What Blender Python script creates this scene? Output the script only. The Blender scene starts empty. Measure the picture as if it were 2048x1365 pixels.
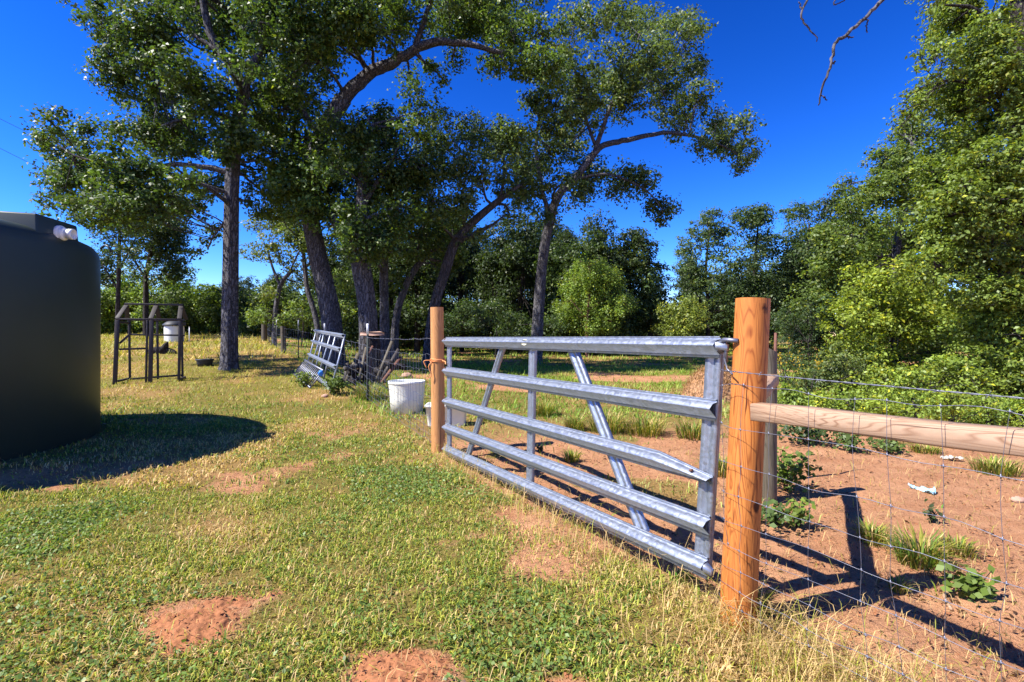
import bpy, math, random
import numpy as np
from mathutils import Vector, Matrix
R = math.radians
rng = np.random.default_rng(7)
random.seed(7)
sc = bpy.context.scene
COL = sc.collection
# ---------------------------------------------------------------- camera
H = 1.35                       # eye height
cam = bpy.data.cameras.new('camera'); cam_o = bpy.data.objects.new('camera', cam); COL.objects.link(cam_o)
cam_o.location = (0, 0, H); cam_o.rotation_euler = (R(90), 0, 0)
cam.sensor_width = 36.0; cam.lens = 36.0*1000/2048; cam.shift_y = -12.5/2048
cam.clip_start = 0.02; cam.clip_end = 2000
sc.camera = cam_o
# ---------------------------------------------------------------- world, sun, exposure
SUN = Vector((-0.605, -0.217, 0.766)).normalized()     # towards the sun
w = bpy.data.worlds.new('World'); sc.world = w; w.use_nodes = True
nt = w.node_tree; nt.nodes.clear()
out = nt.nodes.new('ShaderNodeOutputWorld'); bg = nt.nodes.new('ShaderNodeBackground')
sky = nt.nodes.new('ShaderNodeTexSky'); sky.sky_type = 'NISHITA'; sky.sun_disc = False
sky.sun_elevation = math.asin(SUN.z); sky.sun_rotation = math.atan2(SUN.x, SUN.y)
sky.altitude = 0; sky.air_density = 1.0; sky.dust_density = 0.0; sky.ozone_density = 8.0
hsv = nt.nodes.new('ShaderNodeHueSaturation'); hsv.inputs['Saturation'].default_value = 1.22
gam = nt.nodes.new('ShaderNodeGamma'); gam.inputs['Gamma'].default_value = 1.6      # the photograph's deep polarised blue
tint = nt.nodes.new('ShaderNodeMix'); tint.data_type = 'RGBA'; tint.blend_type = 'MULTIPLY'; tint.inputs[0].default_value = 1.0
tint.inputs[7].default_value = (1.22, .84, .92, 1)
bg.inputs['Strength'].default_value = 0.05
nt.links.new(sky.outputs[0], hsv.inputs['Color']); nt.links.new(hsv.outputs[0], gam.inputs['Color']); nt.links.new(gam.outputs[0], tint.inputs[6])
nt.links.new(tint.outputs[2], bg.inputs['Color']); nt.links.new(bg.outputs[0], out.inputs['Surface'])
sun = bpy.data.lights.new('sun', 'SUN'); sun.energy = 5.0; sun.angle = R(0.5); sun.color = (1.0, 0.96, 0.88)
sun_o = bpy.data.objects.new('sun', sun); COL.objects.link(sun_o); sun_o.location = (-20, -8, 30)
sun_o.rotation_euler = (-SUN).to_track_quat('-Z', 'Y').to_euler()
sc.view_settings.view_transform = 'Standard'; sc.view_settings.look = 'None'
sc.view_settings.exposure = 1.15; sc.view_settings.gamma = 1.0
sc.cycles.use_denoising = True
sc.cycles.max_bounces = 6; sc.cycles.transparent_max_bounces = 8
sc.render.film_transparent = False

# ---------------------------------------------------------------- helpers
def P(px, py, d):
    """point of the place seen at photo pixel (px,py) at depth d"""
    return np.array([(px-1024)/1000*d, d, H-(py-670)/1000*d])

def hash2(ix, iy, seed):
    n = (ix*374761393 + iy*668265263 + seed*974711) & 0x7fffffff
    n = ((n ^ (n >> 13))*1274126177) & 0x7fffffff
    return ((n ^ (n >> 16)) & 0xffff)/65535.0
def vnoise(x, y, seed=0):
    x = np.asarray(x, float); y = np.asarray(y, float)
    ix = np.floor(x).astype(np.int64); iy = np.floor(y).astype(np.int64)
    fx = x-ix; fy = y-iy; fx = fx*fx*(3-2*fx); fy = fy*fy*(3-2*fy)
    a = hash2(ix, iy, seed); b = hash2(ix+1, iy, seed); c = hash2(ix, iy+1, seed); d = hash2(ix+1, iy+1, seed)
    return (a*(1-fx)+b*fx)*(1-fy)+(c*(1-fx)+d*fx)*fy
def fbm(x, y, seed=0, oct=4):
    s = 0; amp = .5; t = 0
    for o in range(oct):
        s = s+amp*vnoise(np.asarray(x)*2**o+o*17.3, np.asarray(y)*2**o-o*9.1, seed+o); t += amp; amp *= .5
    return s/t
def sstep(a, b, x):
    t = np.clip((np.asarray(x, float)-a)/(b-a), 0, 1); return t*t*(3-2*t)

# fence line: through the right gate post, heading away to the left
PB = np.array([1.05, 2.33]); U = np.array([-.486, .874]); N = np.array([-.874, -.486])   # N points to the lawn side
def G(s, o, z): return (PB[0]+U[0]*s+N[0]*o, PB[1]+U[1]*s+N[1]*o, z)
def sd(x, y): return -((x-PB[0])*N[0]+(y-PB[1])*N[1])         # >0 in the paddock
def gh(x, y):
    x = np.asarray(x, float); y = np.asarray(y, float)
    left = 1-sstep(-1.5, 9, sd(x, y))*.85
    rise = .047*np.clip(y-10, 0, 34)+.01*np.clip(y-44, 0, 200)
    z = rise*left*sstep(-9, -2, -np.abs(0*x)+0)  # plain rise towards the far left field
    z = z+.10*np.exp(-(((x+7.4)/4.0)**2+((y-5.3)/3.2)**2))       # low pad under the tank
    z = z+(fbm(x*.35, y*.35, 5, 3)-.5)*.07*sstep(1.5, 6, np.hypot(x-.3, y-3))
    z = z+(fbm(x*2.3, y*2.3, 9, 3)-.5)*.035*(1-sstep(9, 20, y))
    return z
def gz(x, y): return float(gh(x, y))

MATS = {}
def new_mat(name):
    m = bpy.data.materials.new(name); m.use_nodes = True
    n = m.node_tree; n.nodes.clear()
    o = n.nodes.new('ShaderNodeOutputMaterial'); p = n.nodes.new('ShaderNodeBsdfPrincipled')
    n.links.new(p.outputs[0], o.inputs['Surface']); MATS[name] = m
    return m, n, p, o
def nod(n, t, **kw):
    x = n.nodes.new(t)
    for k, v in kw.items():
        if k in x.inputs: x.inputs[k].default_value = v
        else: setattr(x, k, v)
    return x
def ramp(n, stops):
    r = n.nodes.new('ShaderNodeValToRGB'); e = r.color_ramp.elements
    while len(e) < len(stops): e.new(.5)
    for q, (p, c) in zip(e, stops): q.position = p; q.color = (*c, 1)
    return r
def mix(n, fac, a, b, mode='MIX'):
    m = n.nodes.new('ShaderNodeMix'); m.data_type = 'RGBA'; m.blend_type = mode
    for sock, v in ((m.inputs[0], fac), (m.inputs[6], a), (m.inputs[7], b)):
        if hasattr(v, 'is_output'): n.links.new(v, sock)
        elif isinstance(v, (int, float)): sock.default_value = v
        else: sock.default_value = (*v, 1)
    return m.outputs[2]
def bump(n, p, height, strength=.5, dist=.01):
    b = nod(n, 'ShaderNodeBump'); b.inputs['Strength'].default_value = strength; b.inputs['Distance'].default_value = dist
    n.links.new(height, b.inputs['Height']); n.links.new(b.outputs[0], p.inputs['Normal'])
def objco(n, scale=(1, 1, 1)):
    t = n.nodes.new('ShaderNodeTexCoord'); m = n.nodes.new('ShaderNodeMapping'); m.inputs['Scale'].default_value = scale
    n.links.new(t.outputs['Object'], m.inputs['Vector']); return m.outputs[0]
def noise_tex(n, vec, scale, detail=4, rough=.55, dist=0):
    t = nod(n, 'ShaderNodeTexNoise'); t.inputs['Scale'].default_value = scale; t.inputs['Detail'].default_value = detail
    t.inputs['Roughness'].default_value = rough; t.inputs['Distortion'].default_value = dist
    n.links.new(vec, t.inputs['Vector']); return t.outputs['Fac']

def plain(name, col, rough=.6, metal=0, var=.25, scale=20, bmp=.15, spec=.5):
    m, n, p, o = new_mat(name); v = objco(n); f = noise_tex(n, v, scale)
    c = mix(n, f, tuple(x*(1-var) for x in col), tuple(min(1, x*(1+var)) for x in col))
    n.links.new(c, p.inputs['Base Color']); p.inputs['Roughness'].default_value = rough; p.inputs['Metallic'].default_value = metal
    p.inputs['Specular IOR Level'].default_value = spec
    if bmp: bump(n, p, f, bmp, .004)
    return m
# foliage: one colour per leaf in the attribute Col, thin leaves let some light through
def leaf_mat(name, rough=.5, trans=.3, spec=.35):
    m, n, p, o = new_mat(name)
    a = nod(n, 'ShaderNodeAttribute', attribute_name='Col')
    n.links.new(a.outputs['Color'], p.inputs['Base Color']); p.inputs['Roughness'].default_value = rough
    p.inputs['Specular IOR Level'].default_value = spec
    t = nod(n, 'ShaderNodeBsdfTranslucent'); c = mix(n, 1.0, a.outputs['Color'], (1.15, 1.2, .5), 'MULTIPLY')
    n.links.new(c, t.inputs['Color'])
    s = nod(n, 'ShaderNodeMixShader'); s.inputs[0].default_value = trans
    n.links.new(p.outputs[0], s.inputs[1]); n.links.new(t.outputs[0], s.inputs[2]); n.links.new(s.outputs[0], o.inputs['Surface'])
    return m
leaf_mat('leaf', .48, .42, .4); leaf_mat('blade', .55, .3, .2)
plain('galvanized_thin', (.20, .205, .25), .5, .8, .15, 60, .05)
def galv():
    m, n, p, o = new_mat('galvanized'); v = objco(n)
    vo = nod(n, 'ShaderNodeTexVoronoi'); vo.inputs['Scale'].default_value = 55; n.links.new(v, vo.inputs['Vector'])
    sep = nod(n, 'ShaderNodeSeparateColor'); n.links.new(vo.outputs['Color'], sep.inputs[0])
    f = noise_tex(n, v, 3, 6, .7); st = noise_tex(n, objco(n, (6, 6, 40)), 3, 3)
    c1 = mix(n, sep.outputs[0], (.25, .275, .325), (.34, .37, .43))
    c2 = mix(n, mix_fac(n, f, .42, .62), c1, (.30, .33, .385))
    n.links.new(c2, p.inputs['Base Color']); p.inputs['Metallic'].default_value = .72
    rr = nod(n, 'ShaderNodeMapRange'); rr.inputs[3].default_value = .34; rr.inputs[4].default_value = .58
    n.links.new(sep.outputs[1], rr.inputs[0]); n.links.new(rr.outputs[0], p.inputs['Roughness'])
    bump(n, p, st, .08, .002)
def mix_fac(n, f, a, b):
    r = nod(n, 'ShaderNodeMapRange'); r.inputs[1].default_value = a; r.inputs[2].default_value = b; n.links.new(f, r.inputs[0]); return r.outputs[0]
galv()
def wood(name, dark, light, ring=22, streak=14, rough=.6, knots=True, weather=0.0):
    m, n, p, o = new_mat(name)
    v = objco(n, (streak, streak, 1.6)); f = noise_tex(n, v, 2.2, 6, .6, .6)
    v2 = objco(n, (1, 1, .11)); big = noise_tex(n, v2, 9, 2, .5, 1.2)
    wv = nod(n, 'ShaderNodeMath', operation='MULTIPLY'); wv.inputs[1].default_value = ring; n.links.new(big, wv.inputs[0])
    fr = nod(n, 'ShaderNodeMath', operation='FRACT'); n.links.new(wv.outputs[0], fr.inputs[0])
    r1 = ramp(n, [(0, dark), (.25, light), (.75, light), (1, dark)]); n.links.new(fr.outputs[0], r1.inputs[0])
    c = mix(n, mix_fac(n, f, .35, .7), r1.outputs[0], tuple(a*.45+b*.55 for a, b in zip(dark, light)))
    if knots:
        vo = nod(n, 'ShaderNodeTexVoronoi'); vo.inputs['Scale'].default_value = 5.0; n.links.new(objco(n, (1.2, 1.2, .8)), vo.inputs['Vector'])
        nn = noise_tex(n, objco(n), 30, 3)
        ad = nod(n, 'ShaderNodeMath', operation='MULTIPLY_ADD'); ad.inputs[1].default_value = .14; n.links.new(nn, ad.inputs[0]); n.links.new(vo.outputs['Distance'], ad.inputs[2])
        c = mix(n, mix_fac(n, ad.outputs[0], .21, .15), c, tuple(a*.22 for a in dark))
    if weather:
        wn = noise_tex(n, objco(n, (20, 20, 2)), 2, 5, .7); c = mix(n, mix_fac(n, wn, .62, .75), c, (.10, .075, .06))
    # fine drying checks along the grain
    ck = noise_tex(n, objco(n, (60, 60, 1.1)), 1.5, 2); c = mix(n, mix_fac(n, ck, .64, .70), c, tuple(a*.35 for a in dark))
    n.links.new(c, p.inputs['Base Color']); p.inputs['Roughness'].default_value = rough; p.inputs['Specular IOR Level'].default_value = .25
    bump(n, p, f, .35, .004)
wood('post_wood', (.20, .040, .008), (.56, .205, .045), 20)
wood('post_wood_pale', (.36, .15, .05), (.56, .27, .10), 10, knots=False)
wood('brace_wood', (.21, .11, .06), (.43, .285, .185), 22, weather=.5)
wood('grey_wood', (.045, .038, .026), (.13, .108, .075), 14)
wood('dark_wood', (.02, .017, .017), (.065, .055, .05), 10, knots=False)
def bark(name, dark, light, moss=None):
    m, n, p, o = new_mat(name)
    vo = nod(n, 'ShaderNodeTexVoronoi', feature='DISTANCE_TO_EDGE'); vo.inputs['Scale'].default_value = 8
    dv = objco(n, (1.6, 1.6, .38)); nz = noise_tex(n, objco(n), 7, 5, .65)
    ad = nod(n, 'ShaderNodeVectorMath', operation='ADD'); n.links.new(dv, ad.inputs[0])
    sc_ = nod(n, 'ShaderNodeVectorMath', operation='SCALE'); sc_.inputs['Scale'].default_value = .35
    cb = nod(n, 'ShaderNodeCombineXYZ'); n.links.new(nz, cb.inputs[0]); n.links.new(nz, cb.inputs[2]); n.links.new(cb.outputs[0], sc_.inputs[0])
    n.links.new(sc_.outputs[0], ad.inputs[1]); n.links.new(ad.outputs[0], vo.inputs['Vector'])
    f = mix_fac(n, vo.outputs['Distance'], .0, .16)
    c = mix(n, f, dark, light); c = mix(n, mix_fac(n, nz, .35, .7), c, tuple(.5*(a+b) for a, b in zip(dark, light)))
    if moss:
        g = nod(n, 'ShaderNodeNewGeometry'); s = nod(n, 'ShaderNodeSeparateXYZ'); n.links.new(g.outputs['Normal'], s.inputs[0])
        mm = nod(n, 'ShaderNodeMath', operation='MULTIPLY'); n.links.new(mix_fac(n, s.outputs['Z'], .3, .8), mm.inputs[0]); n.links.new(mix_fac(n, nz, .45, .55), mm.inputs[1])
        c = mix(n, mm.outputs[0], c, moss)
    n.links.new(c, p.inputs['Base Color']); p.inputs['Roughness'].default_value = .9; p.inputs['Specular IOR Level'].default_value = .1
    bump(n, p, f, .9, .03)
bark('bark', (.018, .016, .017), (.165, .156, .165)); bark('bark_moss', (.018, .016, .017), (.12, .112, .12), (.24, .19, .015))
bark('bark_dark', (.016, .013, .012), (.07, .06, .055)); bark('bark_red', (.08, .035, .025), (.26, .14, .10))
bark('dead_twig', (.05, .045, .045), (.13, .12, .12))
plain('tank_green', (.022, .034, .026), .45, 0, .12, 3, .04, .5)
plain('pvc_white', (.80, .80, .78), .35, 0, .05, 30, 0)
plain('tub_white', (.78, .77, .68), .45, 0, .12, 6, .05)
plain('black_rubber', (.02, .022, .026), .6, 0, .3, 10, .1)
plain('steel_dark', (.028, .036, .034), .6, .3, .4, 40, .1)
plain('steel_white', (.75, .76, .78), .5, 0, .1, 40, 0)
plain('rust_steel', (.16, .07, .045), .8, .3, .5, 40, .2)
plain('twine_orange', (.70, .27, .09), .8, 0, .3, 90, .2)
plain('blue_plastic', (.03, .20, .62), .5, 0, .2, 20, 0)
plain('pale_blue', (.30, .52, .60), .5, 0, .35, 60, .2)
plain('white_paper', (.42, .40, .35), .7, 0, .15, 30, .1)
plain('rust_soil', (.30, .125, .058), .95, 0, .4, 90, .8, .1)
plain('hay', (.36, .20, .105), .9, 0, .35, 40, .6, .1)
plain('sticker_cream', (.70, .66, .45), .5, 0, .25, 220, 0)
plain('sticker_ink', (.10, .10, .09), .6, 0, .3, 90, 0)
plain('stone_pink', (.40, .24, .17), .9, 0, .35, 20, .5)
plain('cable', (.02, .02, .02), .6, 0, .1, 5, 0)

def np_mesh(name, verts, faces, mat, parent=None, col=None, smooth=False):
    """faces: int array (n,3) or (n,4), or a list of such arrays"""
    verts = np.asarray(verts, np.float32)
    if parent is not None: verts = verts-np.array(parent['_b'], np.float32)
    fl = faces if isinstance(faces, list) else [faces]
    me = bpy.data.meshes.new(name); me.vertices.add(len(verts)); me.vertices.foreach_set('co', verts.ravel())
    idx = np.concatenate([np.asarray(f, np.int32).ravel() for f in fl])
    cnt = np.concatenate([np.full(len(f), np.asarray(f).shape[1], np.int32) for f in fl])
    st = np.concatenate([[0], np.cumsum(cnt)[:-1]]).astype(np.int32)
    me.loops.add(len(idx)); me.loops.foreach_set('vertex_index', idx)
    me.polygons.add(len(cnt)); me.polygons.foreach_set('loop_start', st); me.polygons.foreach_set('loop_total', cnt)
    if smooth: me.polygons.foreach_set('use_smooth', np.ones(len(cnt), bool))
    if col is not None:
        a = me.color_attributes.new('Col', 'FLOAT_COLOR', 'POINT')
        c4 = np.ones((len(verts), 4), np.float32); c4[:, :3] = col; a.data.foreach_set('color', c4.ravel())
    me.update(calc_edges=True); me.validate()
    me.materials.append(MATS[mat])
    o = bpy.data.objects.new(name, me); COL.objects.link(o)
    if parent is not None: o.parent = parent['_o']
    return o
def tag(o, label=None, cat=None, group=None, kind=None):
    if label: o['label'] = label
    if cat: o['category'] = cat
    if group: o['group'] = group
    if kind: o['kind'] = kind
    return o
def thing(name, label, cat, loc, group=None, kind=None):
    o = bpy.data.objects.new(name, None); COL.objects.link(o); o.location = loc; o.empty_display_size = .2
    tag(o, label, cat, group, kind)
    return {'_o': o, '_b': tuple(loc)}
def as_parent(o, base): return {'_o': o, '_b': tuple(base)}      # a part that carries sub-parts

class MB:
    """collects shapes; build() links them as ONE mesh object"""
    def __init__(s): s.v = []; s.q = []; s.t = []; s.n = 0
    def add(s, v, q=None, t=None):
        v = np.asarray(v, float)
        if q is not None and len(q): s.q.append(np.asarray(q)+s.n)
        if t is not None and len(t): s.t.append(np.asarray(t)+s.n)
        s.v.append(v); s.n += len(v); return s
    def box(s, a, b, wd, ht, up=(0, 0, 1)):
        """bar from a to b, wd across, ht along up"""
        a = Vector(a); b = Vector(b); d = (b-a).normalized(); up = Vector(up)
        x = d.cross(up); x = x.normalized() if x.length > 1e-6 else Vector((1, 0, 0)); y = x.cross(d).normalized()
        v = []
        for p in (a, b):
            for i, j in ((-1, -1), (1, -1), (1, 1), (-1, 1)): v.append(p+x*wd/2*i+y*ht/2*j)
        return s.add([tuple(q) for q in v], [(0, 1, 2, 3), (7, 6, 5, 4), (0, 4, 5, 1), (1, 5, 6, 2), (2, 6, 7, 3), (3, 7, 4, 0)])
    def tube(s, pts, rad, k=6, cap=True, wob=0.0, seed=0):
        pts = np.asarray(pts, float); n = len(pts); rad = np.broadcast_to(np.asarray(rad, float), (n,))
        tan = np.gradient(pts, axis=0); tan /= np.linalg.norm(tan, axis=1)[:, None]+1e-9
        ref = np.array([0, 0, 1.]) if abs(tan[0][2]) < .9 else np.array([0, 1., 0]); vs = []
        x = np.cross(tan[0], ref); x /= np.linalg.norm(x); rs = np.random.default_rng(seed)
        an = np.arange(k)/k*2*math.pi; lob = 1+wob*(rs.random(k)-.5)*2
        for i in range(n):
            x = x-tan[i]*np.dot(x, tan[i]); x /= np.linalg.norm(x)+1e-9; y = np.cross(tan[i], x)
            r = rad[i]*(lob*(1+wob*.5*(rs.random(k)-.5)) if wob else np.ones(k))
            vs.append(pts[i]+np.outer(np.cos(an)*r, x)+np.outer(np.sin(an)*r, y))
        v = np.concatenate(vs); q = []
        for i in range(n-1):
            for j in range(k):
                q.append((i*k+j, i*k+(j+1) % k, (i+1)*k+(j+1) % k, (i+1)*k+j))
        t = []
        if cap:
            v = np.concatenate([v, [pts[0], pts[-1]]]); c0 = n*k
            for j in range(k): t.append((c0, (j+1) % k, j)); t.append((c0+1, (n-1)*k+j, (n-1)*k+(j+1) % k))
        return s.add(v, q, t)
    def lathe(s, prof, c, k=32, sx=1, sy=1, cap0=False, cap1=False):
        v = []; q = []; t = []
        for r, z in prof:
            for j in range(k): a = j/k*2*math.pi; v.append((c[0]+r*math.cos(a)*sx, c[1]+r*math.sin(a)*sy, c[2]+z))
        for i in range(len(prof)-1):
            for j in range(k): q.append((i*k+j, i*k+(j+1) % k, (i+1)*k+(j+1) % k, (i+1)*k+j))
        if cap0:
            v.append((c[0], c[1], c[2]+prof[0][1])); m = len(v)-1
            for j in range(k): t.append((m, (j+1) % k, j))
        if cap1:
            v.append((c[0], c[1], c[2]+prof[-1][1])); m = len(v)-1; b = (len(prof)-1)*k
            for j in range(k): t.append((m, b+j, b+(j+1) % k))
        return s.add(v, q, t)
    def extrude(s, prof, f0, f1, caps=True):
        """closed profile (list of 2d) mapped by f0 and f1 to its two ends"""
        n = len(prof); v = [f0(*p) for p in prof]+[f1(*p) for p in prof]
        s.add(v, [(i, (i+1) % n, n+(i+1) % n, n+i) for i in range(n)])
        return s
    def build(s, name, mat, parent=None, smooth=False, bevel=0):
        f = []
        if s.q: f.append(np.concatenate(s.q))
        if s.t: f.append(np.concatenate(s.t))
        o = np_mesh(name, np.concatenate(s.v), f, mat, parent, None, smooth)
        if bevel:
            m = o.modifiers.new('bevel', 'BEVEL'); m.width = bevel; m.segments = 2; m.limit_method = 'ANGLE'
        return o
def spline(pts, n):
    """smooth resample of a polyline (any columns)"""
    p = np.asarray(pts, float)
    if len(p) < 3:
        t = np.linspace(0, 1, n)[:, None]; return p[0]*(1-t)+p[-1]*t
    q = np.vstack([2*p[0]-p[1], p, 2*p[-1]-p[-2]]); outp = []
    for u in np.linspace(0, len(p)-1-1e-6, n):
        i = int(u); f = u-i; a, b, c, d = q[i:i+4]
        outp.append(.5*((2*b)+(-a+c)*f+(2*a-5*b+4*c-d)*f*f+(-a+3*b-3*c+d)*f**3))
    return np.array(outp)

# ---------------------------------------------------------------- where the ground is bare, green or dry
mounds = [(-1.46, 2.36, .29, .27, .05), (-.45, 1.98, .27, .20, .045), (.20, 1.86, .13, .1, .03)]
def bare(x, y):
    """0 = turf, 1 = bare soil"""
    s = sd(x, y); n1 = fbm(x*.9+3, y*.9, 21, 4); n2 = fbm(x*.33, y*.33-4, 33, 3)
    lawn = sstep(.54, .74, n1)*.72+.35*sstep(.55, .72, fbm(x*4.5, y*4.5, 14, 3))+.4*sstep(.56, .7, fbm(x*2.4, y*2.4, 4, 3))*sstep(-1.0, -.1, s)
    lawn = lawn*(1-.6*sstep(5.5, 9, y))
    near = 1-sstep(5.0, 8.2, y-.25*np.clip(x, -3, 4))
    pad = np.clip(near*(1-.95*sstep(.66, .76, n1)*sstep(3.2, 4.2, y))+(1-near)*sstep(.61, .71, n2)*.85, 0, 1)
    k = sstep(-.12, .14, s+(n1-.5)*.35)
    b = lawn*(1-k)+pad*k
    for mx, my, rx, ry, h in mounds:
        b = np.maximum(b, 1-sstep(.65, 1.2, np.hypot((x-mx)/rx, (y-my)/ry)*(1+1.0*(fbm(x*5, y*5, 14+mounds.index((mx, my, rx, ry, h)), 4)-.5))))
    return np.clip(b, 0, 1)
def dry(x, y):
    n = fbm(x*.55+9, y*.55+2, 51, 4); far = sstep(4, 14, y)
    return np.clip(sstep(.42, .62, n)*.95+.22+.1*far+.45*np.exp(-(((x+2.0)/.9)**2+((y-2.3)/.7)**2))+.35*np.exp(-(np.minimum(sd(x, y)+.15, 0)/.35)**2)*(y < 9), 0, 1)

# ---------------------------------------------------------------- ground
def make_ground():
    A = 2.2
    u = np.linspace(-math.asinh(260/A), math.asinh(260/A), 380); xs = A*np.sinh(u)
    v = np.linspace(-math.asinh(10/A), math.asinh(380/A), 350); ys = 3+A*np.sinh(v)
    X, Y = np.meshgrid(xs, ys); Z = gh(X, Y); B = bare(X, Y); D = dry(X, Y)
    Z = Z+B*((fbm(X*9, Y*9, 77, 3)-.5)*.045+(fbm(X*3.3, Y*3.3, 78, 2)-.5)*.04)*(1-sstep(6, 12, Y))
    n, m = X.shape; idx = np.arange(n*m).reshape(n, m)
    f = np.stack([idx[:-1, :-1], idx[:-1, 1:], idx[1:, 1:], idx[1:, :-1]], -1).reshape(-1, 4)
    c = np.stack([B, D, sstep(-.3, .3, sd(X, Y))], -1).reshape(-1, 3)
    mt, nn, p, o = new_mat('ground'); a = nod(nn, 'ShaderNodeAttribute', attribute_name='Col')
    sp = nod(nn, 'ShaderNodeSeparateColor'); nn.links.new(a.outputs['Color'], sp.inputs[0]); co = objco(nn)
    f1 = noise_tex(nn, co, 2.2, 8, .65); f2 = noise_tex(nn, co, 28, 5, .7); f3 = noise_tex(nn, co, 120, 3, .7); f4 = noise_tex(nn, co, 9, 5, .6)
    soil = mix(nn, mix_fac(nn, f1, .3, .7), (.32, .135, .064), (.53, .275, .145))
    soil = mix(nn, mix_fac(nn, f4, .55, .75), soil, (.24, .105, .057)); soil = mix(nn, mix_fac(nn, f3, .45, .75), soil, (.56, .31, .165))
    soil = mix(nn, mix_fac(nn, f2, .57, .68), soil, (.13, .062, .034))
    grn = mix(nn, f2, (.060, .050, .018), (.27, .235, .05)); dr = mix(nn, f2, (.13, .075, .03), (.44, .28, .10))
    turf = mix(nn, mix_fac(nn, sp.outputs[1], .1, .9), grn, dr)
    ed = nod(nn, 'ShaderNodeMath', operation='MULTIPLY_ADD'); ed.inputs[1].default_value = .5; nn.links.new(f4, ed.inputs[0])
    sub = nod(nn, 'ShaderNodeMath', operation='SUBTRACT'); nn.links.new(sp.outputs[0], ed.inputs[2]); nn.links.new(ed.outputs[0], sub.inputs[0]); sub.inputs[1].default_value = .25
    c1 = mix(nn, mix_fac(nn, sub.outputs[0], .3, .7), turf, soil)
    nn.links.new(c1, p.inputs['Base Color']); p.inputs['Roughness'].default_value = 1; p.inputs['Specular IOR Level'].default_value = .05
    s = nod(nn, 'ShaderNodeMath', operation='ADD'); nn.links.new(f2, s.inputs[0]); nn.links.new(f3, s.inputs[1])
    bump(nn, p, s.outputs[0], .8, .025)
    g = np_mesh('ground', np.stack([X, Y, Z], -1).reshape(-1, 3), f, 'ground', None, c, True)
    tag(g, 'red sandy soil with patchy yellow green turf', 'ground', kind='structure')
make_ground()

# ---------------------------------------------------------------- blades of grass
def blades(pos, h, wd, ang, lean, col, k=3):
    """pos (n,3); curved strips of 3 (k=3: 5 vertices) or plain triangles (k=1)"""
    n = len(pos); dx = np.cos(ang); dy = np.sin(ang)
    fwd = np.stack([dx, dy, np.zeros(n)], -1); sid = np.stack([-dy, dx, np.zeros(n)], -1); up = np.array([0, 0, 1.])
    hh = h[:, None]; ll = lean[:, None]; ww = wd[:, None]
    if k == 1:
        v = np.stack([pos-sid*ww/2, pos+sid*ww/2, pos+fwd*hh*ll+up*hh*np.sqrt(np.clip(1-ll**2, .05, 1))], 1)
        f = np.arange(n*3).reshape(n, 3); return v.reshape(-1, 3), f, np.repeat(col, 3, 0)
    m = pos+fwd*hh*ll*.35+up*hh*.6*np.sqrt(np.clip(1-(ll*.6)**2, .05, 1)); tip = pos+fwd*hh*ll+up*hh*np.sqrt(np.clip(1-ll**2, .03, 1))*.92
    v = np.stack([pos-sid*ww*.4, pos+sid*ww*.4, m-sid*ww*.5, m+sid*ww*.5, tip], 1).reshape(-1, 3)
    b = np.arange(n)[:, None]*5
    f = np.concatenate([b+np.array([[0, 1, 3]]), b+np.array([[0, 3, 2]]), b+np.array([[2, 3, 4]])], 0)
    return v, f, np.repeat(col, 5, 0)
GREEN = np.array([.135, .215, .034]); YEL = np.array([.37, .37, .055]); STRAW = np.array([.60, .42, .18]); DEEP = np.array([.04, .085, .02])
def turf_col(x, y, n, dk=1.0):
    d = dry(x, y); t = rng.random(n)
    c = np.where((t < .08+.62*d**2)[:, None], STRAW, np.where((t < .42+.5*d)[:, None], YEL, GREEN))
    far = sstep(5, 16, y)[:, None]; c = c*(1-.55*far)+(np.array([.42, .38, .055])*(.55+.45*far))*(.55*far)
    return c*(.65+.7*rng.random((n, 1)))*dk
def keep_view(x, y): return (np.abs(x) < 1.10*y+.5) & (y > 1.55)
def lawn(y0, y1, n, hr, wr, k, paddock=False):
    y = np.sqrt(y0**2+(y1**2-y0**2)*rng.random(n)); x = y*(rng.random(n)*2.2-1.1)
    s = sd(x, y); b = bare(x, y)
    tank = np.hypot(x+7.41, y-5.31) < 2.4
    prob = np.clip(1.04-b*1.05, .02, 1)*(.25+.75*sstep(.32, .62, fbm(x*5.5, y*5.5, 61, 3)))
    m = (rng.random(n) < prob) & ~tank & ((s > .02) if paddock else (s < .10))
    x = x[m]; y = y[m]; n = len(x); z = gh(x, y)-.004
    clump = .6+.9*fbm(x*3.1, y*3.1, 71, 2)
    h = (hr[0]+(hr[1]-hr[0])*rng.random(n)**2)*clump; wd = wr[0]+(wr[1]-wr[0])*rng.random(n)
    return blades(np.stack([x, y, z], -1), h, wd, rng.random(n)*6.283, .3+.68*rng.random(n)**.7, turf_col(x, y, n), k)
def join(parts):
    V = []; F = []; C = []; o = 0
    for v, f, c in parts: V.append(v); F.append(f+o); C.append(c); o += len(v)
    return np.concatenate(V), np.concatenate(F), np.concatenate(C)
v, f, c = join([lawn(1.7, 4.2, 190000, (.016, .055), (.0032, .0075), 3), lawn(4.2, 8, 130000, (.022, .07), (.006, .012), 3),
                lawn(8, 18, 90000, (.05, .13), (.014, .026), 1), lawn(18, 46, 60000, (.10, .38), (.04, .08), 1)])
tag(np_mesh('lawn_grass', v, f, 'blade', None, c), 'short patchy yellow green grass on the open side of the fence', 'grass', kind='stuff')
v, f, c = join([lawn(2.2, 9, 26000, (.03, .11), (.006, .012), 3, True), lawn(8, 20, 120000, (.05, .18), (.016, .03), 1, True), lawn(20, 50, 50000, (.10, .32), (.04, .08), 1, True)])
tag(np_mesh('paddock_grass', v, f, 'blade', None, c*np.array([.60, .92, .62])), 'taller patchy grass in the shaded paddock behind the gate', 'grass', kind='stuff')
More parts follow.
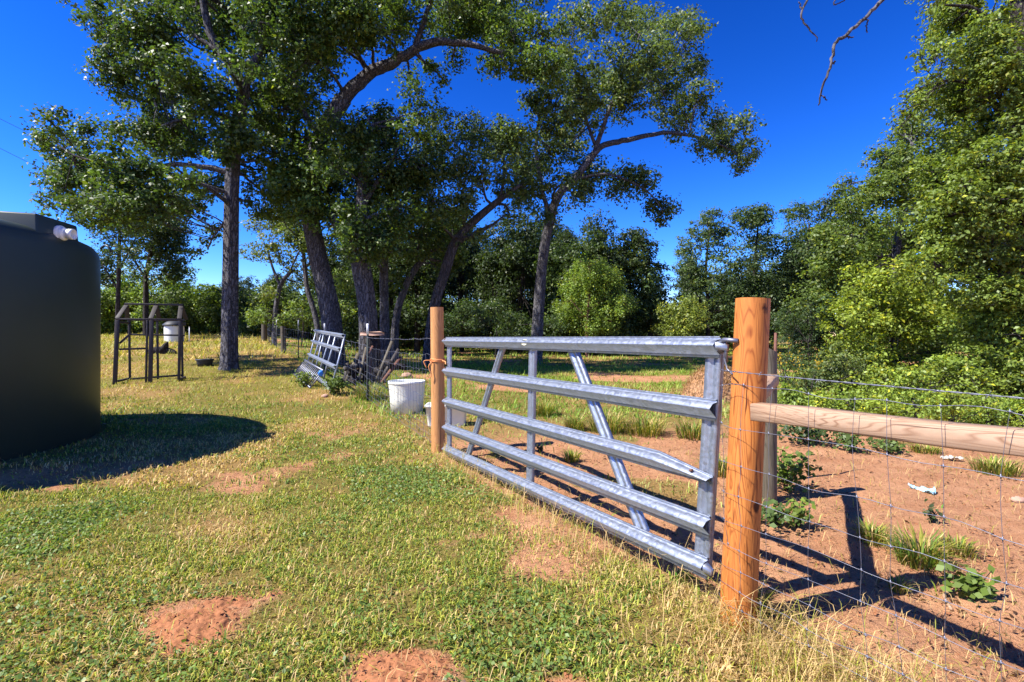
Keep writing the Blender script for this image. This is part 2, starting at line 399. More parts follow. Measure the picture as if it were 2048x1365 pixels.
# small round leaved weeds creeping through the lawn
def clover(n, y0, y1):
    y = np.sqrt(y0**2+(y1**2-y0**2)*rng.random(n)); x = y*(rng.random(n)*2.1-1.05)
    m = (sd(x, y) < -.1) & (rng.random(n) < (1-dry(x, y)*.8)*sstep(.50, .68, fbm(x*.9+5, y*.9, 91, 3))*(1-bare(x, y)))
    x = x[m]; y = y[m]; n = len(x); z = gh(x, y)+.012+.03*rng.random(n)
    return np.stack([x, y, z], -1)
def leaf_quads(pos, size, nrm, col, asp=.55, fold=.12):
    n = len(pos); nrm = nrm/(np.linalg.norm(nrm, axis=1)[:, None]+1e-9)
    t = rng.normal(size=(n, 3)); t -= nrm*np.sum(t*nrm, 1)[:, None]; t /= np.linalg.norm(t, axis=1)[:, None]+1e-9
    b = np.cross(nrm, t); s = np.broadcast_to(np.asarray(size, float), (n,))[:, None]
    v = np.stack([pos-t*s*.5, pos+b*s*asp*.5+nrm*s*fold+t*s*.05, pos+t*s*.5-nrm*s*fold*.5, pos-b*s*asp*.5+nrm*s*fold+t*s*.05], 1).reshape(-1, 3)
    f = np.arange(n*4).reshape(n, 4); return v, f, np.repeat(col, 4, 0)
cp = np.concatenate([clover(110000, 1.7, 5), clover(60000, 5, 10)])
nn_ = rng.normal(size=(len(cp), 3))*.55+np.array([0, 0, 1.]); cc = np.array([.165, .245, .055])*(.6+.8*rng.random((len(cp), 1)))*np.array([[1, 1, 1]])
v, f, c = leaf_quads(cp, .014+.014*rng.random(len(cp))+.0012*cp[:, 1], nn_, cc, .6, .08)
tag(np_mesh('lawn_weed_leaves', v, f, 'leaf', None, c), 'small green creeping weed leaves in patches on the lawn', 'weeds', kind='stuff')
# dead stalks lying about, thick along the foot of the fence
n = 9000; y = 1.7+4.5*rng.random(n)**1.3; x = y*(rng.random(n)*2.1-1.05)
s_ = np.concatenate([-2.2+2.3*rng.random(3800), .1+3.6*rng.random(1100)]); o_ = .04+rng.normal(size=4900)*.13
fx = PB[0]+U[0]*s_+N[0]*o_; fy = PB[1]+U[1]*s_+N[1]*o_
x = np.concatenate([x, fx]); y = np.concatenate([y, fy]); n = len(x); L = np.concatenate([.03+.08*rng.random(9000), .08+.26*rng.random(4900)**1.5])
m = (rng.random(n) < .9) & (y > .6); x = x[m]; y = y[m]; L = L[m]; n = len(x)
v, f, c = blades(np.stack([x, y, gh(x, y)+.004], -1), L, .0018+.002*rng.random(n), rng.random(n)*6.283, .6+.38*rng.random(n),
                 np.where(rng.random((n, 1)) < .75, STRAW, YEL)*(.6+.6*rng.random((n, 1))), 3)
tag(np_mesh('dry_stalks', v, f, 'blade', None, c), 'straw coloured dead stalks tangled along the foot of the wire', 'dry grass', kind='stuff')

# ---------------------------------------------------------------- soil mounds on the lawn
for i, (mx, my, rx, ry, hh) in enumerate(mounds):
    k = 90; a = np.linspace(-1.25, 1.25, k); XX, YY = np.meshgrid(mx+a*rx, my+a*ry)
    r = np.hypot((XX-mx)/rx, (YY-my)/ry)*(1+1.0*(fbm(XX*5, YY*5, 14+i, 4)-.5))
    ZZ = gh(XX, YY)-.02+hh*np.clip(1-r**2, -.3, 1)**1.0+(fbm(XX*26, YY*26, 3+i, 3)-.5)*.020*(r < 1.15)+(fbm(XX*60, YY*60, 30+i, 3)-.5)*.028
    idx = np.arange(k*k).reshape(k, k); f = np.stack([idx[:-1, :-1], idx[:-1, 1:], idx[1:, 1:], idx[1:, :-1]], -1).reshape(-1, 4)
    keep = (r[:-1, :-1].ravel() < 1.12)
    o = np_mesh('soil_mound', np.stack([XX, YY, ZZ], -1).reshape(-1, 3), f[keep], 'rust_soil', None, None, True)
    tag(o, ['crumbly red soil mound in the lawn beside the tank shadow', 'wide low red soil mound in the lawn between two others', 'smallest red soil mound, close to the gate post straw'][i], 'soil mound', 'soil mounds on the lawn')

# ================================================================ trees
def foliage(blobs, leaf, lai, base, spread=.35, seed=1, droop=0.0, clump=.34, flat=.85):
    """blobs: array (n,4) world x,y,z,r.  Returns leaf positions, normals, colours and the clump centres"""
    r_ = np.random.default_rng(seed); PP = []; NN = []; CC = []; CL = []
    la = leaf*leaf*.55*.55
    for bx, by, bz, br in blobs:
        n = int(1.12*lai*math.pi*br*br/la); rc = max(clump*.72*br, leaf*1.8); nc = max(7, int(3.0*(br/rc)**2))
        d = r_.normal(size=(nc, 3)); d /= np.linalg.norm(d, axis=1)[:, None]
        cc = np.array([bx, by, bz])+d*(br*(.15+1.0*r_.random((nc, 1))**.5))*np.array([1, 1, flat])
        wgt = r_.random(nc)**1.5+.15; wgt /= wgt.sum(); which = r_.choice(nc, n, p=wgt)
        e = r_.normal(size=(n, 3)); el = np.linalg.norm(e, axis=1)[:, None]
        rr = rc*.62*np.minimum(el, 2.4)*(.6+.8*r_.random((nc, 1)))[which]; e /= el
        p = cc[which]+e*rr*np.array([1.1, 1.1, .7]); p[:, 2] -= droop*np.abs(r_.normal(size=n))*br
        nr = e*.55+d[which]*.35+np.array([0, 0, .55])+r_.normal(size=(n, 3))*.55
        tone = (.72+.5*r_.random(nc))[which][:, None]*(.65+.7*r_.random((n, 1)))
        c = 1.75*np.asarray(base)[None, :]*tone; yy = r_.random((n, 1))
        c = np.where(yy < .10, c*np.array([1.9, 1.45, .8]), c)
        PP.append(p); NN.append(nr); CC.append(c); CL.append(np.concatenate([cc, np.full((nc, 1), rc)], 1))
    return np.concatenate(PP), np.concatenate(NN), np.concatenate(CC), CL
def limb_pts(pl, d, n=None):
    """pixel polyline (px,py,width_px[,dd]) to world path and radii"""
    a = np.array([(*P(q[0], q[1], d+(q[3] if len(q) > 3 else 0)), q[2]*.385/1000*d) for q in pl])
    s = spline(a, n or 4*len(pl)+4); s[:, 3] = np.clip(s[:, 3], .008, None); return s
def tree(name, label, cat, d, trunk, limbs, blobs, leaf_px=6.0, lai=1.7, base=(.055, .085, .020), barkm='bark', group=None,
         depth=2.2, seed=1, droop=0., back=.35, leafm=None, clump=.34, twig=True, root=True):
    rs = np.random.default_rng(seed)
    bp = P(trunk[0][0], trunk[0][1], d); bz = gz(bp[0], bp[1]); basep = (bp[0], bp[1], bz-.02)
    t = thing(name, label, cat, basep, group)
    tp = limb_pts(trunk, d)
    tp[0, 2] = min(tp[0, 2], bz-.05) if root else tp[0, 2]
    if root and tp[0, 2] > bz-.3:                       # flare into the ground
        fl = tp[0].copy(); fl[2] = bz-.25; fl[3] *= 1.3; tp = np.vstack([fl, tp]); tp[1, 3] *= 1.18
    mb = MB(); mb.tube(tp[:, :3], tp[:, 3], 16, wob=.13, seed=seed); skel = [tp]
    for li, l in enumerate(limbs):
        a = limb_pts(l, d); a[:, :3] += (rs.random((len(a), 3))-.5)*.05*a[:, 3:4]/.1; skel.append(a); mb.tube(a[:, :3], a[:, 3], 10, wob=.15, seed=seed+li)
    mb.build('trunk', barkm, t, True)
    B = []
    for q in blobs:
        dd = q[3] if len(q) > 3 else (rs.random()-.5)*2*depth
        dz = d+dd; B.append((*P(q[0], q[1], dz), q[2]/1000*dz*(.92+.2*rs.random())))
        if rs.random() < back: B.append((*P(q[0]+rs.normal()*12, q[1]+rs.normal()*12, dz+depth*(.8+rs.random())), q[2]/1000*dz))
    for q in list(B):
        o_ = [b for b in B if b is not q and math.dist(b[:3], q[:3]) < 2.1*q[3]]
        if o_ and rs.random() < .45:
            b = o_[rs.integers(len(o_))]; B.append(tuple((np.array(q)+np.array(b))/2*np.array([1, 1, 1, .92])))
    B = np.array(B); leaf = leaf_px*d/1000
    pos, nr, c, CL = foliage(B, leaf, lai, base, seed=seed, droop=droop, clump=clump)
    v, f, cc = leaf_quads(pos, leaf*(.5+.95*rng.random(len(pos))), nr, c, .58, .13)
    SK = np.concatenate(skel)
    np_mesh('crown', v, f, leafm or 'leaf', t, cc)
    if twig:
        mb = MB()
        for b, cl in zip(B, CL):
            dist = np.linalg.norm(SK[:, :3]-b[:3], axis=1)+.6*np.clip(SK[:, 2]-b[2], 0, None); j = int(np.argmin(dist)); s0 = SK[j]
            r0 = min(s0[3]*.55, .02+.022*np.linalg.norm(s0[:3]-b[:3])); mid = (s0[:3]+b[:3])/2+np.clip(rs.normal(size=3), -1.3, 1.3)*.07*np.linalg.norm(s0[:3]-b[:3])
            pth = spline([s0[:3], mid, b[:3]], 7); pth[1:-1] += np.clip(rs.normal(size=(5, 3)), -1.3, 1.3)*.012*dist[j]; mb.tube(pth, np.linspace(r0, r0*.4+.004, 7), 6, False)
            for cq in cl[rs.permutation(len(cl))[:max(4, int(len(cl)*.32))]]:
                st = pth[rs.integers(3, 7)]; mm = (st+cq[:3])/2+rs.normal(size=3)*.1*b[3]
                mb.tube(spline([st, mm, cq[:3]], 4), np.linspace(r0*.32+.004, .004, 4), 4, False)
        tag(mb.build('branchwork', barkm, t, True), kind='stuff')
    return t

OAK = (.050, .080, .018)
T1 = tree('oak_tree', 'straight dark trunked oak standing alone on the lawn', 'tree', 15.6,
  [(458, 742, 46), (459, 690, 40), (460, 600, 38), (462, 450, 35), (466, 330, 33), (480, 230, 31), (488, 175, 30)],
  [[(488, 180, 26), (455, 125, 22), (425, 80, 20), (405, 0, 16), (400, -90, 10)], [(488, 180, 24), (512, 122, 18), (535, 60, 14), (560, -30, 9)],
   [(465, 345, 16), (400, 333, 13), (340, 330, 11), (290, 352, 9), (230, 330, 7), (150, 312, 5), (90, 268, 3)],
   [(476, 245, 14), (420, 226, 10), (360, 240, 8), (300, 262, 5)], [(440, 108, 14), (370, 62, 10), (280, 52, 7), (200, 40, 3)], [(462, 430, 8), (430, 470, 5), (415, 500, 3)]],
  [(190, 25, 45), (240, 60, 50), (310, 40, 62), (280, 115, 48), (215, 150, 30), (255, 180, 40), (330, 130, 48), (400, 45, 55), (460, 60, 55), (520, 45, 55), (380, 165, 36), (540, 120, 44),
   (105, 245, 34), (75, 278, 26), (135, 300, 42), (200, 285, 46), (150, 375, 46), (225, 365, 55), (285, 262, 46), (345, 232, 48), (300, 335, 50), (405, 215, 42), (420, 285, 38), (350, 300, 40), (185, 420, 42), (250, 410, 45),
   (405, 410, 22), (420, 470, 20), (395, 505, 14), (520, 245, 40), (545, 315, 38), (505, 335, 30), (300, -50, 80), (420, -70, 90), (550, -60, 80), (500, 400, 16), (500, 120, 40), (540, 200, 40), (560, 60, 44), (470, 250, 36), (520, 380, 26), (480, 275, 32, -1), (445, 300, 28, -1), (430, 372, 28), (372, 415, 34), (120, 340, 38), (172, 340, 42), (250, 325, 44), (322, 382, 42), (372, 360, 34), (290, 425, 38), (220, 430, 38), (130, 410, 30), (450, 130, 40), (340, 180, 40), (470, 190, 34)],
  seed=11, depth=2.6, lai=2.2, leaf_px=7.6, base=(.042, .070, .016))
T2 = tree('oak_tree', 'leaning oak whose thick limb arches far over the paddock', 'tree', 17,
  [(668, 705, 50), (663, 640, 46), (652, 580, 44), (640, 530, 42), (622, 440, 39), (617, 375, 37), (628, 310, 35), (655, 250, 36), (688, 197, 37)],
  [[(686, 200, 36), (740, 150, 31), (790, 124, 27), (850, 92, 22), (920, 86, 16), (1000, 104, 12), (1070, 98, 8), (1120, 90, 4)], [(828, 100, 16), (848, 45, 12), (872, -30, 8)],
   [(612, 390, 16), (572, 352, 11), (530, 378, 5)], [(640, 285, 16), (600, 200, 11), (580, 100, 7)], [(740, 150, 16), (700, 80, 11), (690, -10, 7)], [(1000, 104, 8), (1020, 140, 5), (1050, 130, 3)]],
  [(580, 60, 52), (640, 50, 55), (700, 40, 55), (640, 120, 52), (580, 150, 50), (560, 220, 44), (618, 215, 52), (655, 290, 50), (590, 290, 50), (558, 350, 40), (640, 355, 42), (600, 420, 28),
   (700, 330, 44), (760, 50, 52), (820, 35, 50), (900, 35, 50), (960, 45, 50), (1020, 60, 48), (1085, 65, 44), (1040, 125, 36), (985, 130, 32), (1095, 130, 38), (905, 115, 26), (820, 150, 18), (880, 150, 24),
   (760, -50, 80), (900, -50, 80), (1020, -40, 70), (620, -50, 80), (720, 90, 30), (590, 372, 40, -1.4), (622, 402, 34, -1.4), (562, 402, 34, -1), (652, 425, 30, -1), (530, 420, 26), (600, 330, 44, -1), (545, 280, 40)], seed=12, base=(.058, .092, .018), lai=2.1, leaf_px=7.4)
T3 = tree('oak_tree', 'stout oak trunk forking low behind the scrap pile', 'tree', 16,
  [(738, 712, 46), (736, 640, 43), (730, 580, 43), (722, 530, 44), (722, 450, 30), (726, 350, 22), (742, 250, 12)],
  [[(724, 545, 34), (698, 492, 29), (676, 456, 24), (655, 420, 14)], [(722, 420, 14), (770, 340, 9), (800, 290, 4)], [(724, 440, 12), (780, 420, 7), (820, 400, 4)]],
  [(700, 420, 44), (745, 400, 46), (680, 470, 26), (740, 325, 50), (785, 280, 46), (795, 350, 46), (760, 240, 40), (830, 260, 42), (745, 465, 34), (800, 425, 40), (845, 330, 42), (850, 225, 30), (690, 250, 40), (660, 380, 40), (700, 480, 28), (760, 510, 26), (640, 440, 26), (820, 190, 30), (780, 450, 36), (720, 280, 44), (690, 440, 38, -1.4), (732, 452, 42, -1.4), (772, 482, 34, -1.2), (702, 505, 22, -1), (742, 505, 28, -1.2), (800, 380, 44), (660, 330, 40)], seed=13, base=(.044, .074, .016), lai=1.9, leaf_px=7)
T4 = tree('oak_tree', 'upright narrow oak trunk dappled with light beside a leaning sapling', 'tree', 20,
  [(770, 705, 27), (769, 620, 23), (768, 540, 21), (772, 460, 17), (790, 360, 8)], [[(770, 480, 10), (810, 440, 6), (850, 410, 3)]],
  [(780, 485, 32), (805, 450, 38), (835, 400, 38), (780, 545, 20), (760, 420, 36), (815, 500, 28), (740, 520, 26), (800, 560, 22), (850, 480, 30), (830, 350, 36)], seed=14, base=OAK)
T5 = tree('oak_tree', 'young oak sapling leaning away over the scrub', 'tree', 21,
  [(788, 700, 20), (792, 640, 18), (803, 595, 17), (828, 542, 15), (872, 494, 11), (905, 470, 6)], [[(828, 545, 9), (838, 490, 6), (850, 440, 3)]],
  [(870, 478, 32), (905, 440, 34), (850, 440, 34), (885, 535, 26), (832, 505, 22), (900, 490, 30)], seed=15, base=OAK)
T6 = tree('oak_tree', 'oak with a bowed trunk and yellow moss on two limbs', 'tree', 18.5,
  [(856, 728, 32), (862, 660, 28), (872, 600, 27), (888, 550, 26), (906, 494, 25), (926, 464, 22), (962, 430, 19), (1002, 398, 15), (1040, 370, 8)],
  [[(910, 484, 16), (945, 470, 13), (985, 450, 8), (1010, 430, 4)], [(930, 460, 9), (925, 400, 7), (935, 320, 4)], [(1000, 398, 9), (1010, 340, 6), (1000, 280, 3)]],
  [(900, 330, 42), (950, 290, 42), (960, 355, 42), (1010, 315, 40), (915, 385, 38), (1000, 265, 38), (940, 248, 28), (880, 285, 30), (1050, 330, 36), (1040, 268, 34), (865, 400, 36), (870, 350, 36), (980, 300, 36), (1040, 400, 26), (880, 440, 22), (930, 420, 28), (990, 360, 34), (1060, 370, 34), (960, 470, 20), (860, 300, 36), (1020, 430, 26), (900, 260, 34)],
  seed=16, barkm='bark_moss', base=(.062, .092, .024), lai=1.5)
T7 = tree('oak_tree', 'tall oak with a wide crown and a long sideways limb', 'tree', 22,
  [(1072, 736, 32), (1075, 660, 28), (1080, 580, 26), (1087, 510, 24), (1100, 440, 22), (1118, 390, 20), (1152, 355, 18), (1186, 310, 18)],
  [[(1184, 312, 18), (1212, 290, 15), (1260, 280, 13), (1330, 266, 10), (1400, 276, 7), (1460, 300, 4), (1500, 330, 2)], [(1100, 442, 14), (1085, 380, 11), (1072, 300, 9), (1078, 240, 7), (1092, 180, 4)],
   [(1186, 312, 14), (1215, 230, 10), (1245, 150, 7), (1280, 70, 3)], [(1225, 210, 8), (1290, 170, 6), (1360, 120, 3)], [(1150, 357, 8), (1220, 350, 6), (1290, 380, 4), (1325, 420, 2)], [(1190, 290, 9), (1160, 200, 6), (1140, 90, 3)]],
  [(1140, 60, 42), (1200, 42, 46), (1285, 40, 36), (1350, 72, 42), (1388, 52, 22), (1300, 120, 50), (1225, 120, 52), (1150, 145, 50), (1380, 140, 32), (1392, 200, 32), (1335, 200, 44), (1255, 205, 48), (1172, 225, 48), (1112, 210, 36),
   (1082, 260, 28), (1062, 195, 20), (1430, 235, 28), (1490, 245, 32), (1502, 305, 24), (1450, 290, 32), (1400, 290, 30), (1350, 255, 30), (1482, 335, 14), (1062, 335, 30), (1100, 310, 38), (1122, 370, 38), (1062, 390, 34), (1160, 395, 28), (1182, 340, 34),
   (1240, 350, 32), (1288, 368, 32), (1318, 408, 24), (1328, 440, 15), (1230, 388, 18), (1150, 280, 34), (1110, 110, 34), (1022, 370, 30), (1240, 20, 36), (1110, 430, 20)], seed=17, base=(.062, .090, .026), depth=2.4, lai=2.1, leaf_px=6.6)
tree('oak_tree', 'small forked oak growing at the fence beside a sapling', 'tree', 27, [(548, 690, 14), (552, 620, 12), (562, 570, 12), (585, 540, 8)], [[(562, 575, 8), (545, 535, 6), (535, 500, 4)], [(575, 552, 6), (600, 500, 4)]],
  [(530, 490, 26), (560, 510, 26), (590, 520, 26), (545, 440, 28), (580, 450, 28), (610, 480, 24), (510, 450, 20), (535, 590, 16), (600, 560, 18)], seed=18, base=(.085, .11, .022), leaf_px=5)
tree('oak_tree', 'thin curved oak sapling left of the thick leaning trunk', 'tree', 24, [(640, 690, 13), (630, 630, 12), (615, 580, 11), (610, 540, 10), (605, 480, 6)], [[(610, 540, 6), (635, 500, 3)]],
  [(605, 480, 28), (630, 500, 24), (580, 470, 24), (560, 420, 26), (610, 430, 26)], seed=19, base=(.07, .10, .022), leaf_px=5)
tree('oak_tree', 'slender dark oak behind the weathered timber frame', 'tree', 33, [(233, 690, 12), (236, 600, 10), (238, 520, 9), (240, 440, 5)], [[(238, 540, 5), (270, 480, 3)], [(236, 580, 6), (205, 530, 3)]],
  [(225, 470, 36), (250, 430, 34), (280, 460, 36), (215, 520, 26), (260, 510, 30), (240, 390, 30), (205, 560, 20)], seed=20, base=(.030, .048, .014), leaf_px=4.5, barkm='bark_dark')
tree('oak_tree', 'broad dark oak with many spreading limbs behind the timber frame', 'tree', 36, [(292, 690, 14), (292, 590, 12), (294, 540, 10), (310, 470, 6)], [[(293, 560, 6), (255, 500, 4), (240, 470, 2)], [(294, 545, 6), (330, 500, 4), (360, 480, 2)]],
  [(310, 390, 36), (345, 410, 34), (330, 450, 36), (295, 440, 34), (360, 460, 26), (290, 500, 30), (340, 510, 34), (365, 540, 22), (320, 550, 24), (270, 545, 22), (360, 370, 22)], seed=21, base=(.034, .054, .014), leaf_px=4.5, barkm='bark_dark')
# cedar with drooping feathery sprays
tree('cedar_tree', 'feathery light green cedar with a bare reddish stem', 'tree', 28, [(1174, 715, 9), (1174, 660, 8), (1178, 600, 6), (1182, 530, 3)], [[(1176, 640, 4), (1140, 600, 2)], [(1177, 620, 4), (1220, 590, 2)]],
  [(1180, 535, 30), (1150, 560, 30), (1212, 560, 28), (1138, 605, 30), (1190, 595, 36), (1236, 605, 24), (1170, 635, 30), (1215, 635, 26), (1130, 635, 18), (1185, 655, 18)], seed=22, base=(.120, .175, .030), leaf_px=3.6, droop=.28, depth=1.0, barkm='bark_red', clump=.25, lai=2.2)
# far oaks beyond the paddock
for i, (lab, bl, tr, bs) in enumerate([
  ('tall leafy oak beyond the paddock with a notch of sky beside it', [(1412, 440, 28), (1390, 490, 34), (1435, 480, 34), (1382, 550, 36), (1432, 550, 40), (1400, 605, 38), (1440, 620, 34), (1368, 500, 18)], (1415, 700), (.050, .078, .026)),
  ('round headed oak between two taller oaks beyond the paddock', [(1500, 445, 32), (1522, 430, 24), (1525, 495, 36), (1490, 520, 38), (1535, 560, 40), (1490, 590, 42), (1525, 620, 40)], (1512, 700), (.040, .064, .020)),
  ('oak with an open airy crown next to the vine thicket', [(1600, 425, 26), (1645, 425, 28), (1590, 475, 34), (1655, 475, 34), (1622, 530, 42), (1580, 560, 38), (1655, 570, 42), (1602, 620, 40), (1560, 610, 34)], (1615, 700), (.042, .068, .020)),
  ('small bluish green oak in the gap below the long limb', [(1290, 560, 26), (1320, 580, 28), (1270, 600, 32), (1310, 620, 32), (1342, 612, 24), (1285, 650, 30)], (1300, 705), (.052, .085, .034))]):
    tree('oak_tree', lab, 'tree', 34, [(tr[0], tr[1], 12), (tr[0]+2, 620, 10), (tr[0]-3, max(540, min(b[1] for b in bl)+60), 7), (tr[0]+4, min(b[1] for b in bl)+25, 4)], [[(tr[0], 630, 5), (tr[0]+26, 600, 3)], [(tr[0]-1, 625, 5), (tr[0]-24, 585, 3)]], bl, seed=30+i, base=bs, leaf_px=4.6, lai=2.0, depth=2.5, barkm='bark_dark')

# ---------------------------------------------------------------- wood line behind everything: copied trees
def proto_tree(seed, hgt, base, low):
    r_ = np.random.default_rng(seed); t = thing('oak_tree', 'dark oak standing in the wood line behind the pasture', 'tree', (0, 0, 0), 'oaks of the far wood line')
    mb = MB(); tp = np.array([(0, 0, -.3, .24), (.05, 0, 2, .19), (.2*r_.normal(), .1, hgt*.45, .15), (.3*r_.normal(), 0, hgt*.8, .05)]); tp = spline(tp, 10)
    mb.tube(tp[:, :3], tp[:, 3], 8, wob=.1, seed=seed)
    B = []
    for i in range(24):
        a = r_.random()*6.283; zz = low+(hgt-low)*r_.random(); rr = 2.7*(1-.45*(zz-low)/(hgt-low))*r_.random()**.5
        B.append((rr*math.cos(a), rr*math.sin(a), zz, .85+.5*r_.random()))
        q = tp[r_.integers(3, 9)]; mb.tube(spline([q[:3], (q[:3]+np.array(B[-1][:3]))/2+r_.normal(size=3)*.2, B[-1][:3]], 5), np.linspace(.05, .012, 5), 4, False)
    mb.build('trunk', 'bark_dark', t, True)
    pos, nr, c, CL = foliage(np.array(B), .21, 1.7, base, seed=seed)
    v, f, cc = leaf_quads(pos, .21*(.65+.7*rng.random(len(pos))), nr, c, .6, .12); np_mesh('crown', v, f, 'leaf', t, cc)
    return t['_o']
def copy_tree(o, loc, rz, s):
    c = o.copy(); COL.objects.link(c); c.location = loc; c.rotation_euler = (0, 0, rz); c.scale = (s[0], s[0], s[1])
    for ch in o.children:
        k = ch.copy(); COL.objects.link(k); k.parent = c
    return c
protos = [proto_tree(101, 9.5, (.026, .042, .012), 1.2), proto_tree(102, 8.0, (.036, .058, .015), .8), proto_tree(103, 10.5, (.029, .045, .015), 1.6)]
used = [False]*3
def wood_at(px, d, s, sz=None, which=None):
    k = int(rng.integers(0, 3)) if which is None else which
    x = (px-1024)/1000*d; loc = (x, d, gz(x, d)-.05); s2 = (s, sz or s)
    if not used[k]:
        o = protos[k]; o.location = loc; o.scale = (s2[0], s2[0], s2[1]); used[k] = True
    else: o = copy_tree(protos[k], loc, rng.random()*6.28, s2)
    if px < 466: tag(o, 'low oak in the far row behind the bright lawn edge bushes', group='low oaks behind the lawn edge bushes')
    elif px > 1690: tag(o, 'dark oak standing behind the vine draped trees', group='oaks behind the vine thicket')
    elif d < 42: tag(o, 'dark oak in the nearer rank behind the bowed mossy oak and cedar', group='nearer rank of wood line oaks')
    elif px > 1280: tag(o, 'dark oak behind the round headed oaks past the paddock', group='oaks behind the round headed oaks')
    elif px < 690: tag(o, 'dark oak at the end of the receding wire fence', group='oaks at the end of the fence')
for px in range(470, 1760, 30):
    hmax = 1.0 if 700 < px < 1210 else (.55 if px < 640 or 1210 <= px < 1360 else .75)
    wood_at(px+rng.normal()*10, 46+rng.random()*8, .95*hmax+.15*rng.random(), hmax*(.95+.25*rng.random()))
for px in range(690, 1290, 48):
    wood_at(px+rng.normal()*12, 29.5+rng.random()*7, .72+.15*rng.random(), (.86 if 840 < px < 1230 else .7)+.12*rng.random())
for px in range(-60, 470, 50): wood_at(px+rng.normal()*10, 54+rng.random()*6, .55+.1*rng.random(), .34+.08*rng.random(), 1)
for px in range(1700, 2500, 90): wood_at(px, 24+rng.random()*4, .8, .9)

def proto_shrub(seed, base):
    r_ = np.random.default_rng(seed); t = thing('undergrowth_shrub', 'dark shrub in the undergrowth at the foot of the wood line', 'shrub', (0, 0, 0), 'undergrowth of the far wood line')
    B = [(r_.normal()*.9, r_.normal()*.7, .5+1.6*r_.random(), .6+.35*r_.random()) for i in range(11)]; mb = MB()
    for b in B: mb.tube(spline([(0, 0, -.1), (b[0]*.4, b[1]*.4, b[2]*.6), b[:3]], 5), np.linspace(.03, .008, 5), 4, False)
    mb.build('stem', 'bark_dark', t, True)
    pos, nr, c, CL = foliage(np.array(B), .17, 1.5, base, seed=seed); pos[:, 2] = np.maximum(pos[:, 2], .02)
    v, f, cc = leaf_quads(pos, .17*(.65+.7*rng.random(len(pos))), nr, c, .6, .12); np_mesh('crown', v, f, 'leaf', t, cc)
    return t['_o']
us = [proto_shrub(111, (.028, .045, .014)), proto_shrub(112, (.048, .074, .018))]
for i, px in enumerate(np.concatenate([np.arange(455, 1500, 21), np.arange(200, 460, 26)])):
    d = (39 if i % 2 else 44)+rng.random()*4; x = (px+rng.normal()*6-1024)/1000*d; loc = (x, d, gz(x, d)-.05); q = 1.0+.5*rng.random(); sc_ = (q, q*(.9+.3*rng.random()))
    if i < 2: us[i].location = loc; us[i].scale = (sc_[0], sc_[0], sc_[1])
    else:
        o = copy_tree(us[i % 2], loc, rng.random()*6.28, sc_)
        if px < 456: tag(o, 'dark shrub between the timber frame and far bright bushes', group='shrubs below the lawn edge bushes')
        elif px > 1180: tag(o, 'dark shrub at the foot of the trees right of the cedar', group='undergrowth past the cedar')
        elif px < 760: tag(o, 'dark shrub at the wood edge seen past the leaning trunks', group='undergrowth past the leaning trunks')
# shrubs: crown on short stems, same builder
def shrub(name, label, d, blobs, base, leaf_px=5, lai=1.7, seed=1, depth=.8, group=None, clump=.34, cat='shrub', back=.5, twigm='bark_dark'):
    xs = [b[0] for b in blobs]; cx = sum(xs)/len(xs); yb = max(b[1]+b[2]*.5 for b in blobs)
    bx = (cx-1024)/1000*d; gy = 670+(H-gz(bx, d))/d*1000
    tr = [(cx, gy, 9*10/d), (cx+4, (gy+yb)/2-20, 7*10/d), (cx, min(b[1] for b in blobs)*.4+yb*.6-10, 4*10/d)]
    return tree(name, label, cat, d, tr, [], blobs, leaf_px=leaf_px, lai=lai, base=base, barkm=twigm, group=group, depth=depth, seed=seed, clump=clump, back=back)
BR = (.145, .185, .026); MID = (.080, .120, .026); DK = (.034, .056, .018)
for i, (px, d, r, y) in enumerate([(215, 40, 30, 590), (260, 41, 32, 575), (310, 40, 34, 590), (360, 42, 34, 580), (410, 41, 30, 590), (440, 43, 26, 605)]):
    shrub('leafy_bush', 'bright green bush in the row at the far lawn edge', d, [(px, y, r), (px-18, y+25, r*.9), (px+18, y+22, r*.9), (px, y+50, r*.9), (px-22, y+62, r*.8), (px+22, y+62, r*.8)], (.11, .16, .024), 4.2, 1.7, 40+i, .8, 'bushes along the far lawn edge')
shrub('leafy_bush', 'yellow green bush at the bend of the paddock, left of the round oak', 30, [(1370, 615, 26), (1350, 640, 24), (1385, 640, 26), (1365, 665, 24), (1335, 660, 20)], (.12, .15, .03), 4.6, 1.7, 50)
shrub('leafy_bush', 'dim bush between fence posts below the slim oaks', 26, [(505, 630, 18), (525, 640, 18), (590, 620, 22), (615, 640, 20), (690, 620, 22), (690, 570, 22)], (.09, .13, .025), 4.6, 1.6, 51, 1.5)
shrub('leafy_bush', 'dark undergrowth bush behind the bowed mossy oak', 27, [(930, 620, 26), (960, 640, 26), (990, 620, 28), (1030, 640, 26), (900, 645, 22), (1010, 665, 24), (1110, 650, 24)], DK, 4.6, 1.8, 52, 1.5)
